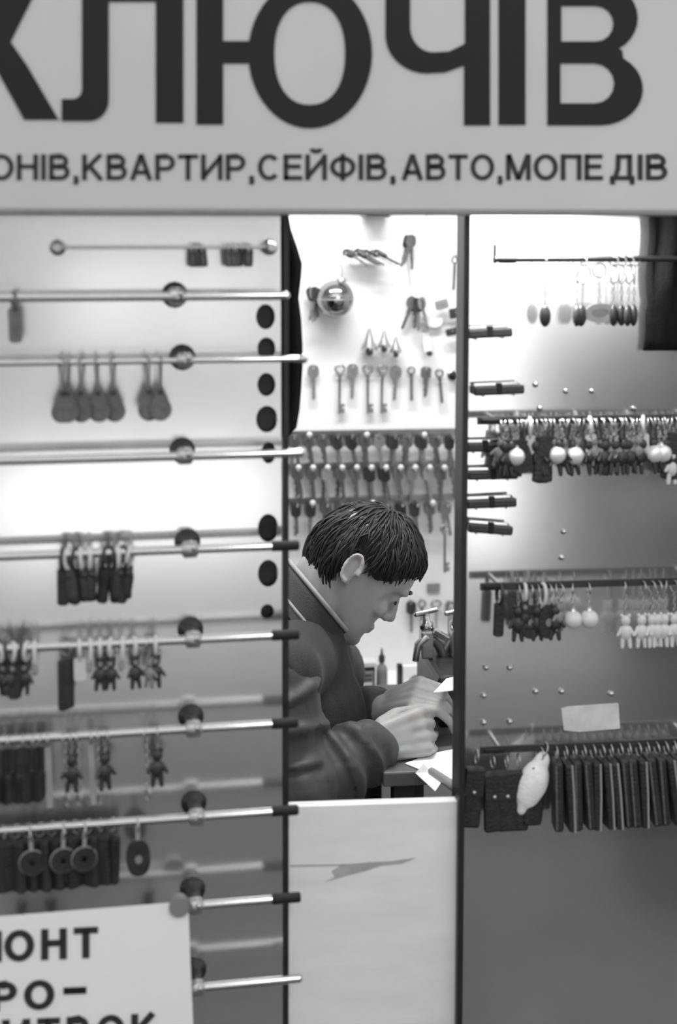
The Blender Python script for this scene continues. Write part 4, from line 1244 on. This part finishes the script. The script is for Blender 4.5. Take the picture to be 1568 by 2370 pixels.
# ================================================================== THE SEATED PERSON
HS = 0.96
head_c = at(824, 1326, 0.43)
HYAW, HPIT, HROLL = R(10), R(44), R(4)
fw = Vector((math.cos(HYAW) * math.cos(HPIT), math.sin(HYAW) * math.cos(HPIT), -math.sin(HPIT)))
lf = Vector((-math.sin(HYAW), math.cos(HYAW), 0))
uph = fw.cross(lf)
HM = Matrix((fw, lf, uph)).transposed()
HM = HM @ Matrix.Rotation(HROLL, 3, 'X')


def hp(x, y, z):
    return head_c + HM @ (Vector((x, y, z if z > 0 else z * 0.90)) * HS)


body = MB()
LEV = [(-0.117, 0.074, 0.035, 0.014), (-0.110, 0.084, 0.012, 0.028), (-0.098, 0.089, -0.012, 0.041), (-0.083, 0.087, -0.034, 0.050), (-0.066, 0.086, -0.056, 0.056), (-0.045, 0.087, -0.076, 0.062),
       (-0.02, 0.088, -0.088, 0.068), (0.0, 0.085, -0.094, 0.071), (0.017, 0.080, -0.098, 0.073), (0.034, 0.091, -0.100, 0.075), (0.052, 0.091, -0.100, 0.076), (0.072, 0.083, -0.095, 0.073), (0.092, 0.066, -0.080, 0.062), (0.106, 0.042, -0.058, 0.045), (0.115, 0.012, -0.030, 0.022)]
NS = 28
vs = []
for (z, f_, b_, w_) in LEV:
    cxm, rx = (f_ + b_) / 2, (f_ - b_) / 2
    for j in range(NS):
        a = 2 * PI * j / NS
        c, s_ = math.cos(a), math.sin(a)
        e = 2.25
        x = cxm + rx * math.copysign(abs(c) ** (2 / e), c)
        y = w_ * math.copysign(abs(s_) ** (2 / e), s_)
        if x > 0.05 and -0.06 < z < 0.03:      # cheeks fall away towards the face's sides
            x -= (abs(y) / 0.07) ** 2 * 0.012
        vs.append(hp(x, y, z))
fs = []
for i in range(len(LEV) - 1):
    for j in range(NS):
        j2 = (j + 1) % NS
        fs.append((i * NS + j, i * NS + j2, (i + 1) * NS + j2, (i + 1) * NS + j))
fs.append(tuple(reversed(range(NS))))
fs.append(tuple(range((len(LEV) - 1) * NS, len(LEV) * NS)))
body.add(vs, fs)
body.cone(hp(0.086, 0, 0.024), hp(0.107, 0, -0.018), 0.0075 * HS, 0.0105 * HS, 12)
for sy in (-1, 1):
    body.ell(hp(0.095, sy * 0.011, -0.024), (0.0085 * HS,) * 3, None, 10, 8)
    body.cone(hp(0.089, sy * 0.012, 0.036), hp(0.076, sy * 0.047, 0.034), 0.009 * HS, 0.008 * HS, 10)
    body.ell(hp(0.060, sy * 0.043, -0.018), (0.017 * HS,) * 3, None, 12, 8)         # cheek bone
    body.ell(hp(0.072, sy * 0.031, 0.014), (0.012 * HS,) * 3, None, 12, 8)        # eyelid
    # ear
    em = HM @ Euler((0, R(-12), sy * R(22))).to_matrix()
    body.ell(hp(-0.042, sy * 0.075, 0.004), (0.015 * HS, 0.006 * HS, 0.027 * HS), em, 14, 10)
    pts = []
    for k in range(13):
        a = R(-100 + 300 * k / 12)
        pts.append(hp(-0.042, sy * 0.080, 0.004) + em @ Vector((-0.015 * math.cos(a), sy * 0.004, 0.027 * math.sin(a))) * HS)
    body.tube(pts, 0.0042 * HS, 8)
    body.ell(hp(-0.034, sy * 0.076, -0.022), (0.008 * HS, 0.005 * HS, 0.009 * HS), None, 10, 8)
body.ell(hp(0.088, 0, -0.056), (0.009 * HS, 0.022 * HS, 0.0065 * HS), HM, 14, 8)
body.ell(hp(0.087, 0, -0.068), (0.009 * HS, 0.019 * HS, 0.0065 * HS), HM, 14, 8)
body.ell(hp(0.078, 0, -0.098), (0.016 * HS, 0.022 * HS, 0.016 * HS), HM, 14, 8)

# joints, placed where the photograph shows them
neckb = at(694, 1442, 0.43)
chest = at(668, 1660, 0.43)
belly = at(650, 1850, 0.44)
pelv = Vector((belly.x - 0.07, 0.45, 0.56))
shR, shL = at(640, 1560, 0.27), at(750, 1560, 0.60)
elR, wrR = at(668, 1840, 0.21), at(868, 1722, 0.26)
elL, wrL = at(800, 1720, 0.56), at(882, 1640, 0.41)
hipR, hipL = pelv + Vector((0.02, -0.09, -0.02)), pelv + Vector((0.02, 0.09, -0.02))
knR, knL = pelv + Vector((0.42, -0.11, -0.03)), pelv + Vector((0.42, 0.11, -0.03))
anR, anL = Vector((knR.x - 0.06, knR.y, 0.11)), Vector((knL.x - 0.02, knL.y, 0.11))
body.cone(hp(-0.035, 0, -0.045), neckb, 0.055, 0.062, 18)
body.cone(neckb, chest, 0.07, 0.12, 20)
body.cone(chest, belly, 0.125, 0.125, 20)
body.cone(belly, pelv, 0.125, 0.13, 20)
for sh in (shR, shL):
    body.cone(neckb + (chest - neckb) * 0.35, sh, 0.07, 0.055, 16)
for (sh, el, wr) in ((shR, elR, wrR), (shL, elL, wrL)):
    body.cone(sh, el, 0.05, 0.04, 14)
    body.cone(el, wr, 0.039, 0.026, 14)
for (hi, kn, an) in ((hipR, knR, anR), (hipL, knL, anL)):
    body.cone(pelv, hi, 0.11, 0.085, 16)
    body.cone(hi, kn, 0.082, 0.056, 16)
    body.cone(kn, an, 0.054, 0.036, 14)
    body.cone(an, an + Vector((0.0, 0, -0.05)), 0.035, 0.035, 12)
    body.cone(an + Vector((-0.03, 0, -0.055)), an + Vector((0.14, 0, -0.06)), 0.034, 0.027, 12)


def hand(mb, o, fwd, palm, side, curl, spread=1.0, scale=1.0, thumb=(0.75, 0.55, 0.45)):
    """wrist at o, fingers along fwd, palm faces palm; side=+1 puts the thumb along fwd x palm"""
    X = fwd.normalized()
    Z = (palm - X * palm.dot(X)).normalized()
    Y = X.cross(Z) * side
    P = lambda x, y, z: o + (X * x + Y * y + Z * z) * scale
    # palm
    for y in (-0.030, -0.011, 0.009, 0.028):
        mb.cone(P(0.0, y * 0.55, 0), P(0.082, y, -0.003), 0.0165 * scale, 0.0125 * scale, 12)
    mb.ell(P(0.045, 0, 0.004), (0.045 * scale,) + (0.02 * scale,) * 2, Matrix((X, Y, Z)).transposed(), 14, 10)
    lens = {0: (0.044, 0.029, 0.022), 1: (0.049, 0.033, 0.023), 2: (0.045, 0.030, 0.022), 3: (0.035, 0.023, 0.019)}
    for k, y in enumerate((0.030, 0.010, -0.011, -0.031)):
        p = P(0.086, y, -0.003)
        ang = 0.0
        r0 = 0.0098 * (0.9 if k == 3 else 1.0)
        for s_, ln in enumerate(lens[k]):
            ang += curl[k][s_]
            d = X * math.cos(ang) + Z * math.sin(ang) + Y * (y * 2.0 * spread)
            q = p + d.normalized() * ln * scale
            mb.cone(p, q, (r0 - 0.0008 * s_) * scale, (r0 - 0.0008 * (s_ + 1)) * scale, 10)
            p = q
    p = P(0.022, 0.026, 0.006)
    d = (X * thumb[0] + Y * thumb[1] + Z * thumb[2]).normalized()
    q = p + d * 0.04 * scale
    mb.cone(p, q, 0.0155 * scale, 0.0115 * scale, 12)
    d2 = (X * (thumb[0] + 0.25) + Y * (thumb[1] - 0.35) + Z * (thumb[2] + 0.15)).normalized()
    q2 = q + d2 * 0.032 * scale
    mb.cone(q, q2, 0.0112 * scale, 0.0098 * scale, 12)
    q3 = q2 + (X * 0.9 + Z * 0.35).normalized() * 0.022 * scale
    mb.cone(q2, q3, 0.0098 * scale, 0.0080 * scale, 12)
    return q3


# near hand: back of the hand up, fingers closing downwards round the carriage handle
hand(body, wrR, at(985, 1690, 0.27) - wrR, Vector((0.15, 1.0, -0.45)), 1, [(1.0, 1.2, 0.8), (1.05, 1.25, 0.8), (1.1, 1.25, 0.8), (1.15, 1.25, 0.8)], 0.3, 0.98, (0.8, 0.35, 0.5))
# far hand: reaching forward to the vise, fingers half bent
hand(body, wrL, at(990, 1602, 0.35) - wrL, Vector((0.2, 0.45, -1)), -1, [(0.55, 0.8, 0.5), (0.65, 0.9, 0.5), (0.75, 0.95, 0.55), (0.85, 1.0, 0.55)], 0.8, 0.98, (0.7, 0.45, 0.5))
# the handle that the near hand closes on belongs to the machine
hq = at(962, 1712, 0.30)
MB().cone(hq + Vector((-0.005, 0.0, -0.012)), Vector((kx + 0.0, ky - 0.06, TZ + 0.05)), 0.009, 0.008, 12).build('carriage_handle', M_RUBBER, km)

person = thing('person', 'seated person in a padded dark jacket bending over the key cutting machine', 'person', (pelv.x, pelv.y, 0.42))
PO = Vector(person.location)
bme = remesh(body, 0.0036, 5, 0.5)
mesh_shift(bme, PO)
link('body', bme, M_SKIN, person)

# jacket: padded sleeves over a darker body
tor = MB()
sh_c = neckb + (chest - neckb) * 0.30
tor.cone(neckb + (chest - neckb) * 0.12, chest, 0.085, 0.134, 22)
tor.cone(chest, belly, 0.136, 0.15, 22)
tor.cone(belly, pelv + Vector((0, 0, 0.04)), 0.15, 0.16, 22)
for sh in (shR, shL):
    tor.cone(sh_c, sh, 0.085, 0.072, 18)
    tor.ell(sh, (0.075, 0.07, 0.075), None, 14, 10)
tm = remesh(tor, 0.006, 8, 0.5)


def fold(me, amp, fr, seed=0):
    from mathutils import noise
    for v in me.vertices:
        p_ = Vector((v.co.x * fr, v.co.y * fr, v.co.z * fr * 0.45)) + Vector((seed, seed, 0))
        v.co += v.normal * (noise.noise(p_) * amp)
    me.update()


fold(tm, 0.009, 14, 3)
mesh_shift(tm, PO)
jk = link('jacket', tm, M_JACKET, person)


def sleeve(sh, el, wr, r0, r1, r2, seed):
    mb = MB()
    rnd = random.Random(seed)
    segs = []
    for (a, b_, ra, rb_, n) in ((sh, el, r0, r1, 5), (el, wr, r1, r2, 4)):
        d = (b_ - a)
        mb.cone(a, b_, ra * 0.86, rb_ * 0.86, 16)
        for i in range(n):
            tpos = (i + 0.5) / n
            c = a + d * tpos
            rr = ra + (rb_ - ra) * tpos
            z = d.normalized()
            ax = (z + Vector((rnd.uniform(-.35, .35), rnd.uniform(-.35, .35), rnd.uniform(-.35, .35)))).normalized()
            q = Vector((0, 0, 1)).rotation_difference(ax).to_matrix()
            mb.ell(c, (rr * 1.02, rr * 1.02, d.length / n * 0.62), q, 18, 10)
    mb.ell(el, (r1 * 1.05,) * 3, None, 16, 10)
    me = remesh(mb, 0.005, 3, 0.5)
    fold(me, 0.010, 24, seed)
    mesh_shift(me, PO)
    return me


wsR = elR + (wrR - elR) * 0.90
wsL = elL + (wrL - elL) * 0.90
sl1 = link('sleeve', sleeve(shR + Vector((0, -0.015, 0)), elR, wsR, 0.072, 0.078, 0.058, 2), M_SLEEVE, jk)
sl2 = link('sleeve', sleeve(shL, elL, wsL, 0.075, 0.066, 0.05, 5), M_SLEEVE, jk)
for (el, ws, r_) in ((elR, wsR, 0.047), (elL, wsL, 0.042)):
    d = (ws - el).normalized()
    MB().tube([ws + d * -0.01, ws + d * 0.0, ws + d * 0.018, ws + d * 0.022], [r_, r_, r_ * 0.9, r_ * 0.72], 20).build('cuff', M_JACKET, jk, off=PO)

# stand-up collar: dark band with pale piping along both edges, running round the neck
ctr = at(722, 1392, 0.43)
axn = Vector((0.78, 0.08, 0.62)).normalized()
A = (Vector((0, 0, 1)) - axn * axn.z).normalized()
Bv = axn.cross(A)
NC = 40
rowsC = []
for (h_, r_) in ((-0.045, 0.098), (-0.03, 0.088), (0.0, 0.080), (0.012, 0.078)):
    row = []
    for k in range(NC + 1):
        a = R(205 + 310 * k / NC)                     # open at the throat
        rise = h_
        row.append(ctr + (A * math.cos(a) + Bv * math.sin(a)) * r_ + axn * rise)
    rowsC.append(row)
cm = MB()
flat = [p_ for row in rowsC for p_ in row]
inner = [p_ - (p_ - ctr - axn * (p_ - ctr).dot(axn)).normalized() * 0.009 for p_ in flat]
n0 = len(flat)
w_ = NC + 1
fq = [(i * w_ + k, i * w_ + k + 1, (i + 1) * w_ + k + 1, (i + 1) * w_ + k) for i in range(3) for k in range(NC)]
ee = [(k, k + 1, k + 1 + n0, k + n0) for k in range(NC)] + [(3 * w_ + k, 3 * w_ + k + 1, 3 * w_ + k + 1 + n0, 3 * w_ + k + n0) for k in range(NC)]
ee += [(i * w_ + k, (i + 1) * w_ + k, (i + 1) * w_ + k + n0, i * w_ + k + n0) for i in range(3) for k in (0, NC)]
cm.add(flat + inner, fq + [tuple(reversed([k + n0 for k in f])) for f in fq] + ee, True)
co = cm.build('collar', M_JACKET, jk, off=PO)
co2 = MB().tube([p_ + axn * 0.002 for p_ in rowsC[3]], 0.0042, 8)
co2.tube([p_ for p_ in rowsC[1]], 0.0032, 8)
co2.build('collar_piping', M_PIPING, jk, off=PO)
tr = MB()
tr.cone(pelv + Vector((0, 0, 0.02)), pelv + Vector((0, 0, -0.03)), 0.14, 0.13, 18)
for (hi, kn, an) in ((hipR, knR, anR), (hipL, knL, anL)):
    tr.cone(pelv, hi, 0.12, 0.095, 16)
    tr.cone(hi, kn, 0.093, 0.07, 16)
    tr.cone(kn, an + Vector((0, 0, 0.0)), 0.068, 0.05, 16)
tme = remesh(tr, 0.008, 5)
mesh_shift(tme, PO)
link('trousers', tme, M_TROUSER, person)
for an in (anR, anL):
    s_ = MB().cone(an + Vector((-0.03, 0, -0.055)), an + Vector((0.15, 0, -0.058)), 0.042, 0.034, 14).cone(an + Vector((0, 0, -0.02)), an + Vector((0, 0, -0.05)), 0.042, 0.044, 14)
    s_.box(an + Vector((0.055, 0, -0.084)), (0.26, 0.085, 0.012), bev=0.004)
    sme = remesh(s_, 0.005, 4)
    mesh_shift(sme, PO)
    link('shoe', sme, M_LEATHER, person)

# hair: a close cap plus locks combed from the crown, the fringe falling forward
pole = Vector((-0.30, 0, 0.95)).normalized()
E1 = Vector((0.95, 0, 0.30)).normalized()
E2 = pole.cross(E1)
HC = Vector((0.000, 0, 0.018))
HR = Vector((0.094, 0.081, 0.102))


def scalp(phi, th, k=1.0, add=0.0):
    d = pole * math.cos(phi) + (E1 * math.cos(th) + E2 * math.sin(th)) * math.sin(phi)
    q = Vector((d.x * HR.x, d.y * HR.y, d.z * HR.z))
    return HC + q * k + d * add


def hairline(th):
    c = math.cos(th)
    a = abs(math.degrees(math.atan2(math.sin(th), math.cos(th))))
    pts_ = [(0, 72), (35, 72), (55, 77), (74, 88), (94, 92), (106, 76), (122, 72), (132, 112), (146, 134), (180, 142)]
    for (a0, v0), (a1, v1) in zip(pts_, pts_[1:]):
        if a <= a1:
            return R(v0 + (v1 - v0) * (a - a0) / (a1 - a0))
    return R(120)


hm = MB()
NT, NP = 48, 14
gv = []
for j in range(NP + 1):
    for i in range(NT):
        th = 2 * PI * i / NT
        q = scalp(hairline(th) * j / NP, th, 1.0, 0.006 + 0.004 * math.sin(j * 1.1 + 3 * math.sin(i * 0.9)))
        gv.append(hp(*q))
gi = []
for j in range(NP + 1):
    for i in range(NT):
        th = 2 * PI * i / NT
        gi.append(hp(*scalp(hairline(th) * j / NP, th, 0.97)))
ng = len(gv)
fq = [(j * NT + i, j * NT + (i + 1) % NT, (j + 1) * NT + (i + 1) % NT, (j + 1) * NT + i) for j in range(NP) for i in range(NT)]
ee = [(NP * NT + i, NP * NT + (i + 1) % NT, NP * NT + (i + 1) % NT + ng, NP * NT + i + ng) for i in range(NT)]
hm.add(gv + gi, fq + [tuple(reversed([k + ng for k in f])) for f in fq] + ee, True)
rnd = random.Random(11)
for s_ in range(2600):
    th = rnd.uniform(-PI, PI)
    hl = hairline(th)
    p0 = rnd.uniform(0.02, 0.72) * hl
    front = max(0.0, math.cos(th)) ** 2
    p1 = min(p0 + rnd.uniform(0.5, 0.95), hl + rnd.uniform(-0.08, 0.02) + 0.16 * front)
    sw = rnd.uniform(-0.26, 0.26) + (0.25 if math.sin(th) < 0 else -0.25) * front
    lift = rnd.uniform(0.002, 0.010) + (0.004 if rnd.random() < 0.25 else 0.0)
    pts_, rr = [], []
    for k in range(9):
        u = k / 8
        ph = p0 + (p1 - p0) * u
        add = 0.004 + lift * math.sin(PI * min(1, u * 0.9 + 0.1)) + front * 0.012 * max(0, (ph - R(48)) / R(45))
        pts_.append(hp(*scalp(ph, th + sw * u, 1.0, add)))
        rr.append(0.0017 * (1 - u) ** 0.6 * (0.55 + 0.45 * min(1, u * 5)) + 0.0006)
    hm.tube(pts_, rr, 5)
hm.build('hair', M_HAIR, person, off=PO)
eb_ = MB()
for sy in (-1, 1):
    eb_.tube([hp(0.093, sy * 0.013, 0.037), hp(0.092, sy * 0.029, 0.041), hp(0.082, sy * 0.050, 0.038)], [0.0028, 0.0038, 0.0018], 8)
eb_.build('eyebrows', M_HAIR, person, off=PO)
el_ = MB()
for sy in (-1, 1):
    el_.tube([hp(0.083, sy * 0.021, 0.010), hp(0.0838, sy * 0.031, 0.008), hp(0.077, sy * 0.043, 0.011)], 0.0022, 6)
el_.build('eyelashes', M_HAIR, person, off=PO)

# stool under the person
st = thing('work_stool', 'round padded stool under the seated person', 'stool', (pelv.x, pelv.y, 0.02))
zs = pelv.z - 0.125
MB().lathe([(0.02, zs - 0.06), (0.15, zs - 0.06), (0.165, zs - 0.045), (0.165, zs - 0.015), (0.15, zs), (0.02, zs)], (pelv.x, pelv.y, 0), (0, 0, 1), 28).build('seat', M_LEATHER, st)
for k in range(4):
    a = PI / 4 + k * PI / 2
    MB().tube([(pelv.x + 0.10 * math.cos(a), pelv.y + 0.10 * math.sin(a), zs - 0.055), (pelv.x + 0.17 * math.cos(a), pelv.y + 0.17 * math.sin(a), 0.02)], 0.011, 10).build('leg', M_STEEL, st)
MB().torus((pelv.x, pelv.y, 0.2), 0.145, 0.008, 'z', 28, 8).build('foot_ring', M_STEEL, st)
